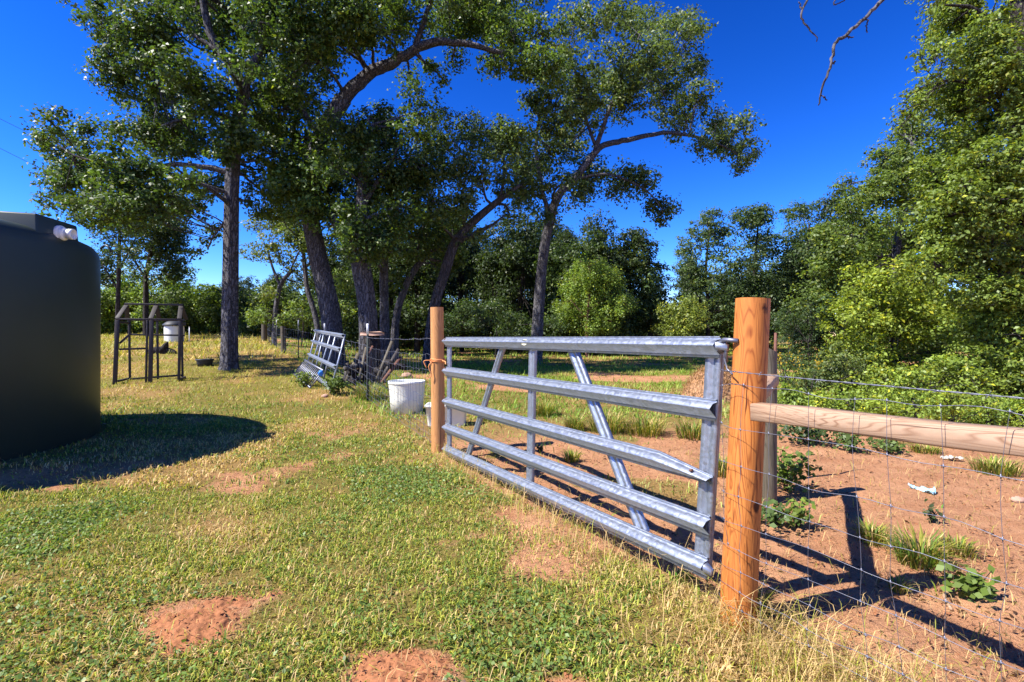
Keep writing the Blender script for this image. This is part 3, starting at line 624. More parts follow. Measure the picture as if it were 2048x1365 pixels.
# ---- vine thicket on the right
V1 = tree('vine_draped_tree', 'sloping tree smothered in vines behind the bright bushes', 'tree', 13.5, [(1790, 790, 22), (1785, 600, 19), (1800, 450, 14), (1825, 300, 6)], [[(1788, 560, 9), (1730, 450, 5), (1710, 400, 3)]],
  [(1702, 425, 38), (1742, 388, 38), (1700, 495, 46), (1760, 450, 46), (1790, 378, 42), (1775, 318, 32), (1822, 325, 40), (1803, 268, 32), (1845, 262, 36), (1740, 520, 46), (1800, 500, 50), (1850, 400, 50), (1850, 460, 48), (1655, 465, 24), (1640, 540, 34), (1690, 560, 46), (1760, 560, 44), (1620, 600, 34), (1690, 370, 16)],
  seed=60, base=(.072, .105, .022), leaf_px=6, depth=1.5, lai=2.4)
V2 = tree('vine_draped_tree', 'tall dark trunk wrapped in hanging vines beside the dead limb', 'tree', 9.6, [(2062, 880, 66), (2056, 600, 58), (2050, 300, 54), (2046, 60, 50), (2040, -150, 42)], [[(2050, 300, 18), (1960, 180, 10), (1880, 160, 4)], [(2046, 90, 18), (1950, 20, 10), (1890, 10, 4)]],
  [(1902, 55, 34), (1885, 125, 34), (1858, 185, 30), (1832, 215, 22), (1950, 85, 46), (1962, 160, 50), (1915, 225, 50), (1985, 40, 40), (2000, 240, 50), (1900, 300, 50), (1960, 330, 54), (2020, 340, 50), (1905, 390, 50), (1962, 430, 54), (2030, 430, 46), (1930, 500, 52), (2000, 540, 50), (1890, 470, 44), (2050, 540, 46), (1880, -20, 34), (2000, 640, 46),
   (1930, 10, 44), (1975, 110, 46), (1925, 165, 46), (2000, 190, 44), (2040, 10, 36), (1870, 90, 26), (2045, 250, 40, -.7), (2040, 330, 46, -.8), (2050, 420, 46, -.8), (2040, 500, 46, -.8), (2045, 590, 46, -.8), (2035, 670, 46, -.8), (2050, 760, 46, -.8), (1990, 150, 40, -.7), (2000, 400, 46, -.8), (1950, 590, 46, -.6), (1870, 350, 40), (1860, 430, 42), (1870, 530, 44), (2120, 200, 80), (2120, 400, 90), (2130, 30, 80), (1812, 200, 9), (1800, 225, 8), (1797, 260, 8), (1840, 110, 8)], seed=61, base=(.095, .132, .022), leaf_px=7, depth=.8, lai=2.4, clump=.3, barkm='bark_dark')
mb = MB()
for pl in ([(2046, -120, 14, .1), (1930, -110, 12, -2.5), (1840, -70, 10, -3.4), (1765, 0, 8, -3.8), (1730, 38, 7, -3.9), (1690, 72, 6.5, -4), (1668, 92, 6, -4), (1662, 130, 5, -4.05), (1645, 175, 4, -4.05), (1638, 210, 2.5, -4.05)],
           [(1690, 72, 3, -4), (1706, 76, 2, -4)], [(1735, 35, 3, -3.9), (1733, 66, 1.6, -3.9)], [(1662, 130, 2, -4.05), (1672, 122, 1.2, -4.05)], [(1642, 190, 2, -4.05), (1654, 200, 1, -4.05)],
           [(1840, -70, 6, -3.4), (1740, -60, 5, -3.8), (1640, -30, 4.5, -4), (1606, 20, 4, -4.1), (1604, 40, 3.5, -4.1), (1620, 60, 3, -4.1), (1636, 80, 1.5, -4.1)], [(1604, 20, 2, -4.1), (1598, 5, 1.5, -4.1)], [(1700, -45, 3, -3.9), (1668, 8, 2.5, -3.9), (1690, 0, 1.5, -3.9)]):
    a = limb_pts(pl, 9.6); a[:, 3] *= .8; a[:, :3] += rng.normal(size=(len(a), 3))*.006; mb.tube(a[:, :3], a[:, 3], 7, True, .15)
mb.build('dead_limb', 'dead_twig', V2, True)['label'] = 'bare grey dead limb hanging against the sky'
shrub('leafy_bush', 'large sunlit yellow green vine bush below the sloping tree', 11.2, [(1722, 575, 42), (1780, 552, 44), (1840, 555, 48), (1700, 635, 44), (1762, 635, 50), (1828, 635, 54), (1895, 615, 52), (1800, 715, 50), (1735, 700, 46), (1690, 690, 34), (1870, 700, 50), (1780, 775, 44), (1850, 775, 44), (1710, 760, 40)], BR, 6.5, 1.9, 62, .9)
shrub('leafy_bush', 'mixed green bush under the vine wrapped trunk', 9.6, [(1955, 655, 52), (1985, 600, 42), (1935, 735, 48), (2020, 720, 54), (2042, 650, 46), (2050, 785, 46), (1980, 790, 44), (1900, 790, 40), (2110, 700, 70), (2120, 800, 60)], (.11, .15, .025), 7, 1.8, 63, .8)
shrub('leafy_bush', 'dark fine leaved shrub behind the grey corner post', 12.5, [(1612, 640, 38), (1590, 670, 28), (1645, 680, 40), (1600, 715, 32), (1660, 735, 38), (1570, 640, 22), (1640, 610, 24)], (.040, .066, .024), 4.2, 2.0, 64, .9)
shrub('leafy_bush', 'tangled olive green shrub with dead twigs beside the dark shrub', 10.3, [(1680, 720, 36), (1640, 760, 32), (1720, 770, 38), (1760, 730, 34), (1670, 790, 26), (1600, 775, 24)], (.075, .100, .028), 5.2, 1.5, 65, .7)
for i, (px, py, d, r) in enumerate([(1580, 800, 8.2, 24), (1640, 812, 8.0, 24), (1700, 815, 7.7, 26), (1765, 812, 7.4, 28), (1830, 815, 7.2, 30), (1900, 818, 7.0, 32), (1975, 822, 6.8, 34), (2040, 830, 6.6, 34), (2110, 830, 6.5, 40)]):
    shrub('low_shrub', 'low light green shrub in the belt behind the brace rail', d, [(px, py, r), (px-25, py+8, r*.8), (px+25, py+6, r*.8), (px, py-16, r*.7)], (.17, .22, .032) if i % 2 else (.13, .18, .03), 6.5, 1.3, 70+i, .35, 'low shrubs behind the brace rail')
shrub('leafy_bush', 'leafy pale bush filling the gap between bright bush and low belt', 9.0, [(1770, 770, 34), (1830, 760, 36), (1890, 750, 38), (1950, 770, 38), (1730, 790, 28), (2010, 780, 40), (1860, 800, 30), (1800, 800, 28)], (.14, .185, .03), 6.5, 1.5, 66, .6)
# goldenrod: stems with yellow tops
def flower(px, py, d, h, lab):
    x = (px-1024)/1000*d; z0 = gz(x, d); t = thing('flower_stalk', lab, 'flower', (x, d, z0-.01), 'yellow flowers beside the shrub')
    mb = MB(); lp = []; ln = []; fp = []
    for k in range(7):
        a = rng.random()*6.28; tip = np.array([x+.18*math.cos(a), d+.18*math.sin(a), z0+h*(.75+.3*rng.random())]); pth = spline([(x, d, z0-.02), ((x*2+tip[0])/3, (d*2+tip[1])/3, z0+h*.5), tip], 6); mb.tube(pth, np.linspace(.006, .003, 6), 4, False)
        for q in range(26): lp.append(pth[rng.integers(1, 6)]+rng.normal(size=3)*.045)
        for q in range(7): fp.append(tip+rng.normal(size=3)*np.array([.03, .03, .05]))
    mb.build('stem', 'bark_dark', t)
    lp = np.array(lp); v, f, c = leaf_quads(lp, .09, rng.normal(size=lp.shape)+np.array([0, 0, .6]), np.array([.08, .13, .03])*(.6+.8*rng.random((len(lp), 1))), .3); tag(np_mesh('foliage', v, f, 'leaf', t, c), kind='stuff')
    fp = np.array(fp); v, f, c = leaf_quads(fp, .035, rng.normal(size=fp.shape), np.array([.62, .42, .03])*(.7+.5*rng.random((len(fp), 1))), .8); tag(np_mesh('flower_head', v, f, 'leaf', t, c), kind='stuff')
for px, d, h in ((1568, 9.5, 1.2), (1580, 9.0, .95), (1618, 8.8, .98)): flower(px, 0, d, h, 'leafy stalk with small yellow flower heads by the grey post')
# ================================================================ gate
gate = thing('farm_gate', 'galvanized steel farm gate with five ribbed rails between orange posts', 'gate', G(1.9, 0, 0.0))
ZR = [1.290, .983, .663, .402, .195]; ZL = [1.272, .945, .610, .322, .084]
def s_right(z): return .176-.086*z/1.3
def s_left(z): return 3.655
prof = [(-.004, .0525), (.008, .0525), (.008, .050), (-.002, .040), (.022, .036), (.034, .031), (.054, .012), (.054, .007), (.008, -.038), (.014, -.0525), (.012, -.0525), (.006, -.037), (.051, .007), (.051, .011), (.032, .029), (-.004, .037)]
rails = []
for i, (zr, zl) in enumerate(zip(ZR, ZL)):
    mb = MB(); s0 = s_right(zr); s1 = s_left(zl); n = 9; ns = 40
    vs = []
    for j in range(ns+1):
        t = j/ns; s = s0+(s1-s0)*t; zc = zr+(zl-zr)*t; sq = 1.0
        dent = .004*math.sin(j*.9+i*2)*(1 if 2 < j < ns-2 else 0)*.06
        for a, b in prof: vs.append(G(s, a*sq+dent+.001, zc+b))
    k = len(prof); q = [(j*k+m, j*k+(m+1) % k, (j+1)*k+(m+1) % k, (j+1)*k+m) for j in range(ns) for m in range(k)]
    if i == 2:      # bent end of the third rail
        for j in range(4):
            for m in range(k):
                x_, y_, z_ = vs[j*k+m]; zc = zr; fz = 1-.16*(4-j); vs[j*k+m] = (x_, y_, zc-.012*(4-j)*.5+(z_-zc)*fz)
    mb.add(vs, q)
    r = mb.build('rail', 'galvanized', gate)
    rp = as_parent(r, gate['_b'])
    if i in (0, 4):     # pinched nose at the hinge end
        mb = MB(); a0 = [G(s0+.004, a, zr+b) for a, b in ((.004, .036), (.040, .026), (.045, -.004), (.010, -.034))]; a1 = [G(s0-.055 if i == 0 else s0-.04, a, zr+b) for a, b in ((.012, .014), (.030, .012), (.030, -.016), (.012, -.018))]
        mb.add(a0+a1, [(0, 1, 5, 4), (1, 2, 6, 5), (2, 3, 7, 6), (3, 0, 4, 7), (4, 5, 6, 7)]); mb.build('rail_nose', 'galvanized', rp)
    for sb in (s0+.10, s1-.06):
        mb = MB(); c = G(sb, .047, zr-.004); mb.tube([G(sb, .035, zr+.006), G(sb, .050, zr+.006)], [.008, .007], 8); mb.build('bolt', 'rust_steel', rp)
def zmid(z, s):            # not a straight gate: heights drop a little towards the latch end
    return z-.045*(s/3.6)
def channel(name, sa, za, sb, zb, wd, dp=.030, oo=-.004, lip=.006):
    """C section behind the rails, from (sa,za) to (sb,zb)"""
    mb = MB(); d = Vector((sb-sa, 0, zb-za)).normalized(); pr = (-d.z, d.x)      # perpendicular within the gate plane
    def pt(s, z, a, b): return G(s+pr[0]*a, oo+b, z+pr[1]*a)
    h = wd/2; sec = [(-h, -dp), (-h+.003, -dp), (-h+.003, -.003), (-h*.35, -.003), (-h*.2, -.013), (h*.2, -.013), (h*.35, -.003), (h-.003, -.003), (h-.003, -dp), (h, -dp), (h, 0), (h*.38, 0), (h*.22, -.010), (-h*.22, -.010), (-h*.38, 0), (-h, 0)]
    mb.extrude(sec, lambda a, b: pt(sa, za, a, b), lambda a, b: pt(sb, zb, a, b)); mb.build(name, 'galvanized', gate)
def s_px(px): r = (px-1024)/1000; return (2.345/(r+.556)-2.33)/.874
channel('end_upright', s_right(.1)+.045, .15, s_right(1.3)+.045, 1.30, .088)
channel('end_upright', 3.61, .06, 3.61, 1.29, .07)
channel('center_upright', s_px(1056), .12, s_px(1062), 1.27, .078)
channel('diagonal_brace', s_px(932), .11, s_px(1004), 1.27, .062)
channel('diagonal_brace', s_px(1281), .20, s_px(1137), 1.27, .085, oo=-.010)
# printed maker's sticker on the top rail: pale oval with a dark arc of lettering too small to read
mb = MB(); ss = s_px(1058); zc = 1.283; k = 24
def onrail(s, a): return G(s, .0455-.04*abs(a)*.12, zc+a)
mb.add([G(ss, .0478, zc+.008)]+[G(ss+.048*math.cos(q/k*6.283), .0474-(0.010 if math.sin(q/k*6.283) > .4 else .0), zc+.008+.024*math.sin(q/k*6.283)) for q in range(k)], None, [(0, q+1, (q+1) % k+1) for q in range(k)]); st = mb.build('sticker', 'sticker_cream', gate)
mb = MB(); arc = [G(ss+.038*math.cos(q), .049 if math.sin(q) < .6 else .046, zc+.008+.015*math.sin(q)) for q in np.linspace(2.8, .35, 12)]
for q in range(0, 11): mb.box(arc[q], np.array(arc[q])*.45+np.array(arc[q+1])*.55, .003, .006)
mb.build('sticker_lettering', 'sticker_ink', as_parent(st, gate['_b']))
# hinge strap and loop at the top of the right post, twine at the latch post
hg = gate
mb = MB(); mb.tube([G(s, o, z) for s, o, z in ((.075, .02, 1.318), (.05, .028, 1.326), (.02, .03, 1.325), (-.02, .02, 1.322))], .011, 8); mb.tube([G(.05, .02, 1.33), G(.045, .018, 1.22)], .008, 8)
mb.tube([G(.055, .02, 1.24), G(.02, .045, 1.19), G(-.02, .06, 1.17)], .004, 6); mb.build('hinge_strap', 'galvanized_thin', hg, True)

# ---------------------------------------------------------------- posts
def round_post(name, label, base, top, r, mat, cat='post', sides=28, slant=0., group=None, lumps=.02, seed=0):
    base = Vector(base); top = Vector(top); t = thing(name, label, cat, (base.x, base.y, gz(base.x, base.y)), group)
    n = 14; pts = [base.lerp(top, i/(n-1)) for i in range(n)]; pts[0] -= Vector((0, 0, .25)); mb = MB()
    rs = np.random.default_rng(seed); rad = r*(1.03-.06*np.linspace(0, 1, n))*(1+lumps*(rs.random(n)-.5))
    mb.tube([tuple(p) for p in pts], rad, sides, True, lumps*.5, seed)
    if slant:
        v = mb.v[0]; k = sides; ring = v[(n-1)*k:n*k]; ring[:, 2] += (ring[:, 0]-top.x)*slant; v[(n-1)*k:n*k] = ring
    o = mb.build('shaft', mat, t, True)
    e = o.modifiers.new('edge', 'EDGE_SPLIT'); e.split_angle = R(50)
    return t, o
RP_top = (1.125, 2.335, 1.518)
round_post('gate_post', 'thick orange brown round post carrying the wire fence and brace', (1.05, 2.33, 0), RP_top, .077, 'post_wood', seed=3)
round_post('gate_post', 'orange brown round post bound with baling twine at the latch end', (-.845, 5.745, 0), (-.862, 5.745, 1.665), .077, 'post_wood_pale', seed=4)
round_post('corner_post', 'weathered grey round post behind the thick orange post', (2.065, 4.03, 0), (2.07, 4.03, 1.23), .062, 'grey_wood', slant=-.45, seed=5)
round_post('brace_post', 'round wooden post holding the far end of the brace rail', tuple(G(-2.75, 0, 0)), tuple(G(-2.75, 0, 1.5)), .075, 'post_wood_pale', seed=6)
round_post('fence_post', 'squat greyish wooden post in the run of steel posts', (-10.05, 22, gz(-10.05, 22)), (-10.07, 22, gz(-10.05, 22)+1.18), .11, 'grey_wood', seed=7)
round_post('fence_post', 'distant moss topped wooden post near the small forked oak', (-15.6, 31.5, gz(-15.6, 31.5)), (-15.6, 31.5, gz(-15.6, 31.5)+1.55), .17, 'grey_wood', seed=8)
# brace rails
def timber(name, label, a, b, wd, ht, mat, end=True):
    t = thing(name, label, 'rail', tuple((Vector(a)+Vector(b))/2)); a = Vector(a); b = Vector(b)
    n = 12; mb = MB(); d = (b-a).normalized(); x = d.cross(Vector((0, 0, 1))).normalized(); y = x.cross(d); c = .005; vs = []; sec = [(-1, -1), (1, -1), (1, 1), (-1, 1)]
    pr = []
    for i, j in sec: pr += [(i*(wd/2-(c if (i*j > 0) else 0)), j*(ht/2-(0 if (i*j > 0) else c))), (i*(wd/2-(0 if (i*j > 0) else c)), j*(ht/2-(c if (i*j > 0) else 0)))]
    pr = sorted(pr, key=lambda q: math.atan2(q[1]/ht, q[0]/wd)); k = len(pr)
    for q in range(n):
        p = a.lerp(b, q/(n-1))+y*.004*math.sin(q*1.7)
        for u_, v_ in pr: vs.append(tuple(p+x*u_+y*v_))
    mb.add(vs, [(q*k+m, q*k+(m+1) % k, (q+1)*k+(m+1) % k, (q+1)*k+m) for q in range(n-1) for m in range(k)], [(0, m+1, m) for m in range(1, k-1)]+[((n-1)*k, (n-1)*k+m, (n-1)*k+m+1) for m in range(1, k-1)])
    # local frame along the timber so that the grain runs lengthwise
    o = mb.build('beam', mat, None); loc = (a+b)/2; M = Matrix((x, y, d)).transposed().to_4x4(); M.translation = loc
    o.data.transform(M.inverted()); o.parent = t['_o']; o.matrix_parent_inverse = Matrix.Identity(4); o.matrix_local = Matrix.Translation(-Vector(t['_b'])) @ M
    return t
timber('brace_rail', 'pale horizontal timber brace with knots behind the wire mesh', G(-.10, .004, 1.006), G(-2.70, .012, 1.085), .085, .076, 'brace_wood')
timber('brace_rail', 'short timber brace between the orange post and grey post', (1.125, 2.41, 1.0), (2.07, 3.96, 1.0), .08, .08, 'brace_wood')
# steel T posts
def t_post(label, x, y, h, lean=(0, 0)):
    z = gz(x, y); t = thing('steel_fence_post', label, 'post', (x, y, z), 'steel fence posts'); mb = MB(); top = (x+lean[0], y+lean[1], z+h); m = .86
    mid = tuple(np.array((x, y, z))*(1-m)+np.array(top)*m); lowp = (x, y, z-.3)
    f = N; uu = (U[0], U[1], 0)
    mb.box(lowp, mid, .038, .006, (f[0], f[1], 0)); a = np.array(lowp)-np.array([f[0], f[1], 0])*.018; b = np.array(mid)-np.array([f[0], f[1], 0])*.018; mb.box(a, b, .006, .034, (f[0], f[1], 0)); mb.build('shaft', 'steel_dark', t)
    mb = MB(); mb.box(mid, top, .040, .008, (f[0], f[1], 0)); mb.box(np.array(mid)-np.array([f[0], f[1], 0])*.018, np.array(top)-np.array([f[0], f[1], 0])*.018, .008, .034, (f[0], f[1], 0)); mb.build('white_tip', 'steel_white', t)
t_post('white tipped steel post between the white tub and leaning gate', -2.9, 10.0, 1.56)
t_post('dark steel post standing next to the squat wooden post', -8.39, 19.6, 1.5)
t_post('steel post at the far end of the leaning gate', -5.75, 15.3, 1.45)
for i, (x, y) in enumerate(((-11.6, 24.6), (-12.9, 27.0), (-14.2, 29.2), (-17.2, 34.5), (-18.6, 37.5))): t_post('far steel post along the receding fence past the wooden post', x, y, 1.4)
# twine on the latch post
tw = thing('baling_twine', 'orange baling twine tied round the latch post', 'twine', (-.85, 5.745, 1.06)); mb = MB(); cxp, cyp = -.853, 5.745
for k_ in range(3):
    a = np.linspace(0, 2*math.pi, 26); mb.tube([(cxp+.083*math.cos(q), cyp+.083*math.sin(q), 1.045+.012*k_+.006*math.sin(3*q+k_)) for q in a], .007, 6, False)
e = G(3.6, .03, 1.03)
mb.tube(spline([(cxp+.06, cyp-.065, 1.055), (cxp+.10, cyp-.10, 1.045), e], 8), .007, 6); mb.tube(spline([(cxp-.05, cyp-.08, 1.05), (cxp-.09, cyp-.09, .99), (cxp-.06, cyp-.088, .90), (cxp-.08, cyp-.09, .86)], 10), .006, 6)
mb.tube(spline([(cxp-.07, cyp-.06, 1.06), (cxp-.15, cyp-.05, 1.05), (cxp-.12, cyp-.06, .97)], 8), .005, 6); mb.build('loop', 'twine_orange', tw)

# ---------------------------------------------------------------- woven wire
ZW = [1.12, .935, .757, .620, .503, .385, .285, .197, .120]
def wire_run(t, path, levels, spacing, rad, seed, stays=True, wob=.008, stuff=False):
    """path: function s -> (x,y,ground z), s in metres from 0 to L"""
    f, L = path; rs = np.random.default_rng(seed); n = max(8, int(L/.05)); S = np.linspace(0, L, n); sag = lambda s, z: -.03*z*math.sin(math.pi*min(1, s/L))*(L > 3)
    lw = {}
    for li, z in enumerate(levels):
        ph = rs.random(4)*6.28; pts = []
        for s in S:
            x, y, g = f(s); kink = wob*(math.sin(s*41.8/2+ph[0])*.5+math.sin(s*9+ph[1])*.8+math.sin(s*23+ph[2])*.35)
            off = .006*math.sin(s*11+ph[3]); pts.append((x+N[0]*off, y+N[1]*off, g+z+kink+sag(s, z)))
        lw[z] = np.array(pts); MB().tube(pts, rad, 4, False).build('line_wire', 'galvanized_thin', t)
    if stays:
        k = 0; s = spacing*.6; du = np.array([U[0], U[1], 0])
        while s < L:
            j = int(s/L*(n-1)); dr = rs.normal()*.010; p = []
            for li, z in enumerate(levels): q = lw[z][max(0, min(n-1, j))]; p.append(q+np.array([U[0], U[1], 0])*(dr*li*.5+rs.normal()*.006))
            mbk = MB()
            if spacing < .15:
                for q in p: mbk.tube([q-du*.006, q+du*.006], rad*2.0, 6); mbk.tube([q-np.array([0, 0, .007]), q+np.array([0, 0, .007])], rad*1.7, 5)
            p = spline(p, 18); mbk.tube(p, rad*.85, 4, False).build('stay_wire', 'galvanized_thin', t); s += spacing; k += 1
def path_right(s):      # starts on the left flank of the right post, passes its camera side, goes on towards the camera
    if s < .14: a = s/.14; sx = .082-.082*a*1.0; o = .05+.04*math.sin(a*math.pi/2)
    else: sx = -(s-.14); o = .09-.02*min(1, (s-.14)/.6)
    x, y, _ = G(sx, o, 0); lean = .035*max(0, 1-s/.5); return x+lean*.6, y, 0.0
fr = thing('wire_fence', 'woven wire mesh strung from the thick orange post past the brace', 'fence', G(-1, .07, 0))
wire_run(fr, (path_right, 2.8), ZW, .148, .00115, 5)
def path_left(s):
    a = np.array([-.845, 5.745]); b = np.array([-2.9, 10.0]); L = np.linalg.norm(b-a); p = a+(b-a)*s/L; p = p+np.array(N)*.085*(1-s/L*.6); return p[0], p[1], gz(*p)
fl = thing('wire_fence', 'woven wire mesh between twine bound post and white tipped post', 'fence', (-1.9, 7.9, 0))
wire_run(fl, (path_left, 4.72), ZW, .16, .0020, 6)
far_pts = np.array([(-2.9, 10.0), (-5.75, 15.3), (-8.39, 19.6), (-10.05, 22), (-11.6, 24.6), (-14.2, 29.2), (-18.6, 37.5)]); cum = np.concatenate([[0], np.cumsum(np.linalg.norm(np.diff(far_pts, axis=0), axis=1))])
def path_far(s):
    x = np.interp(s, cum, far_pts[:, 0]); y = np.interp(s, cum, far_pts[:, 1]); return x, y, gz(x, y)
ff = thing('wire_fence', 'long wire mesh receding past the leaning gate to the wood', 'fence', (-8.4, 19.6, gz(-8.4, 19.6)))
wire_run(ff, (path_far, float(cum[-1])), ZW[::2]+[.2], .45, .0030, 7)
def barbed(label, path, z, rad, seed, step=.125):
    f, L = path; t = thing('barbed_wire', label, 'wire', (*f(L/2)[:2], f(L/2)[2]+z)); n = int(L/.012); rs = np.random.default_rng(seed)
    for ph in (0, math.pi):
        pts = []
        for s in np.linspace(0, L, n): x, y, g = f(s); a = s/.045*6.283/2+ph; pts.append((x+N[0]*.0016*math.cos(a), y+N[1]*.0016*math.cos(a), g+z+.0016*math.sin(a)-.02*math.sin(math.pi*s/L)))
        MB().tube(pts, rad, 4, False).build('strand', 'galvanized_thin', t)
    s = .05
    while s < L:
        x, y, g = f(s); mb = MB(); c = np.array((x, y, g+z-.02*math.sin(math.pi*s/L)))
        mb.tube([c-np.array([U[0], U[1], 0])*.007, c+np.array([U[0], U[1], 0])*.007], rad*2.1, 6)
        for k in range(4):
            d = rs.normal(size=3); d /= np.linalg.norm(d); mb.tube([c, c+d*.017], [rad, rad*.4], 4)
        mb.build('barb', 'galvanized_thin', t); s += step
barbed('barbed wire strand above the mesh, running out from the orange post', (path_right, 2.8), 1.187, .0013, 8)
barbed('thin barbed strand above the mesh, ending at the white tipped post', (path_left, 4.72), 1.30, .0016, 9, .14)

# ================================================================ water tank
TC = (-7.41, 5.31); TR_ = 2.35; TZ = gz(*TC)-.06
tk = thing('water_tank', 'huge dark green plastic water tank standing on the lawn', 'tank', (TC[0], TC[1], TZ))
mb = MB(); prof_t = [(TR_-.03, 0), (TR_, .04), (TR_, 2.28), (TR_-.015, 2.36), (TR_-.06, 2.43), (TR_-.15, 2.475), (TR_-.7, 2.62), (TR_-1.5, 2.80), (.35, 2.92), (.34, 3.02), (0.02, 3.04)]
mb.lathe(prof_t, (TC[0], TC[1], TZ), 96, cap0=True, cap1=True); mb.build('body', 'tank_green', tk, True)
ra = math.atan2(.39, 2.24); er = np.array([math.cos(ra), math.sin(ra)]); et = np.array([-er[1], er[0]])
def TK(r, t, z): return (TC[0]+er[0]*r+et[0]*t, TC[1]+er[1]*r+et[1]*t, z)
mb = MB(); b0, b1 = -.34, .34
v = [TK(1.15, b0, TZ+2.3), TK(2.30, b0, TZ+2.2), TK(2.30, b1, TZ+2.2), TK(1.15, b1, TZ+2.3), TK(1.15, b0*.95, 2.70), TK(2.27, b0*.95, 2.66), TK(2.27, b1*.95, 2.66), TK(1.15, b1*.95, 2.70)]
mb.add(v, [(0, 1, 5, 4), (1, 2, 6, 5), (2, 3, 7, 6), (3, 0, 4, 7), (4, 5, 6, 7)]); mb.build('inlet_box', 'tank_green', tk, False, .02)
mb = MB(); c0 = TK(2.26, .05, 2.50)
def along(a, r): return None
mb.tube([TK(2.26, .0, 2.50), TK(2.31, .0, 2.50)], [.095, .095], 20); mb.tube([TK(2.30, .0, 2.50), TK(2.345, .0, 2.50)], [.078, .070], 20); mb.build('flange', 'pvc_white', tk, True)
mb = MB(); ks = 20; vs = []
for rr, r in ((2.33, .050), (2.38, .050), (2.38, .060), (2.43, .060), (2.43, .048), (2.34, .048)):
    for j in range(ks): a = j/ks*6.283; vs.append(np.array(TK(rr, r*math.cos(a), 2.50+r*math.sin(a))))
mb.add(vs, [(i*ks+j, i*ks+(j+1) % ks, (i+1)*ks+(j+1) % ks, (i+1)*ks+j) for i in range(5) for j in range(ks)]); mb.build('outlet_pipe', 'pvc_white', tk, True)
mb = MB(); lug = [TK(2.18, 1.15, TZ+2.43), TK(2.14, 1.15, TZ+2.50), TK(2.08, 1.18, TZ+2.52), TK(2.02, 1.2, TZ+2.48)]; mb.tube(spline(lug, 10), .016, 8); mb.build('lifting_lug', 'tank_green', tk, True)

# ================================================================ timber frame on the lawn
fz = gz(-9.4, 12.9); fx0, fx1, fd, fb = 0., 1.30, 0., .70
fm = thing('timber_frame', 'weathered dark timber frame of a small shed without cladding', 'frame', (-9.5, 13.1, fz))
def W(p): return (-9.86+.93*p[0]-.37*p[1], 12.5+.37*p[0]+.93*p[1], p[2])
def bar(name, a, b, wd=.06, ht=.045): MB().box(W(a), W(b), wd, ht, (.37, -.93, 0) if abs(b[2]-a[2]) > max(abs(b[0]-a[0]), abs(b[1]-a[1])) else (0, 0, 1)).build(name, 'dark_wood', fm, False, .006)
fmx = .68; zt = fz+1.58
for x, xt, wd in ((-.06, 0, .085), (fmx-.09, fmx-.06, .04), (fmx, fmx+.03, .09), (fx1, fx1+.03, .06)): bar('post', (x, fd, fz-.08), (xt, fd, zt), wd, .07)
for x in (.06, fmx, fx1-.06): bar('post', (x, fb, fz-.06), (x-.02, fb, zt+.02), .05, .045)
bar('top_plate', (-.03, fd, zt+.03), (fx1+.06, fd, zt+.03)); bar('top_plate', (0, fb, zt+.03), (fx1, fb, zt+.03))
bar('cross_rail', (.06, fb-.04, fz+1.22), (fx1, fb-.04, fz+1.20)); bar('cross_rail', (.02, fd+.05, fz+.85), (fmx-.06, fd+.05, fz+.87), .05, .05); bar('sill', (.06, fb, fz+.05), (fx1-.05, fb, fz+.12), .05, .05)
for x in (.02, fx1): bar('side_rail', (x, fd, fz+.06), (x, fb, fz+.06), .05, .05); bar('side_rail', (x, fd, zt-.05), (x, fb, zt-.05), .05, .05)
bar('knee_brace', (.02, fd+.07, fz+1.0), (.26, fd+.07, zt-.32), .05, .05)
rz = zt+.40; ry = fb*.6
for x in (0, fmx+.02, fx1+.02):
    xr = x+(.06 if x < .3 else (-.06 if x > 1.0 else 0)); bar('rafter', (x, fd-.02, zt+.05), (xr, ry, rz), .10, .03); bar('rafter', (x, fb+.02, zt+.05), (xr, ry+.03, rz), .10, .03)
bar('ridge', (.02, ry+.015, rz+.035), (fx1, ry+.015, rz+.035), .06, .05)

# ================================================================ scrap by the fence
lg = thing('leaning_gate', 'old galvanized gate panel leaning on the fence by the scrap pile', 'gate', (-5.0, 12.9, gz(-5.0, 12.9)))
BRc = Vector((-3.97, 10.85, .02)); TRc = Vector((-3.70, 11.05, 1.36)); dl = Vector((-.497, .868, 0)).normalized(); Lg = 4.1; rise = .035
def LG(u, v_, o=0): p = BRc+(TRc-BRc)*v_+dl*(u*Lg); p.z += rise*u*Lg*1.0; nn = dl.cross(TRc-BRc).normalized(); return tuple(p-nn*o*1)
sgn = 1 if Vector(LG(0, 0, 1)).x < BRc.x else -1
for vv in (.97, .745, .46, .14):
    mb = MB(); mb.extrude([(a, b) for a, b in prof], lambda a, b: LG(0, vv+b*.85/1.3, sgn*a*1.2), lambda a, b: LG(1, vv+b*.85/1.3, sgn*a*1.2)); mb.build('rail', 'galvanized', lg)
for uu, u2 in ((.012, .012), (.30, .25), (.47, .42), (.62, .66), (.82, .74), (.988, .988)):
    mb = MB(); mb.box(LG(uu, .0 if uu in (.012, .988) else .1, -sgn*.018), LG(u2, 1.0, -sgn*.018), .07, .03, tuple(Vector(LG(0, 0, 1))-Vector(LG(0, 0, 0)))); mb.build('upright', 'galvanized', lg)
gr = thing('metal_grate', 'small slatted metal grate lying against the leaning gate', 'grate', (-5.6, 13.2, gz(-5.6, 13.2)))
gBR = Vector((-4.72, 11.7, gz(-4.72, 11.7)+.02)); gTR = Vector((-4.48, 11.85, .50)); gBL = Vector((-6.15, 14.1, gz(-6.15, 14.1)+.04)); gTL = gBL+(gTR-gBR)
for a, b, nme in ((gBR, gBL, 'bottom_bar'), (gTR, gTL, 'top_bar')): MB().box(a, b, .03, .045).build(nme, 'galvanized_thin', gr)
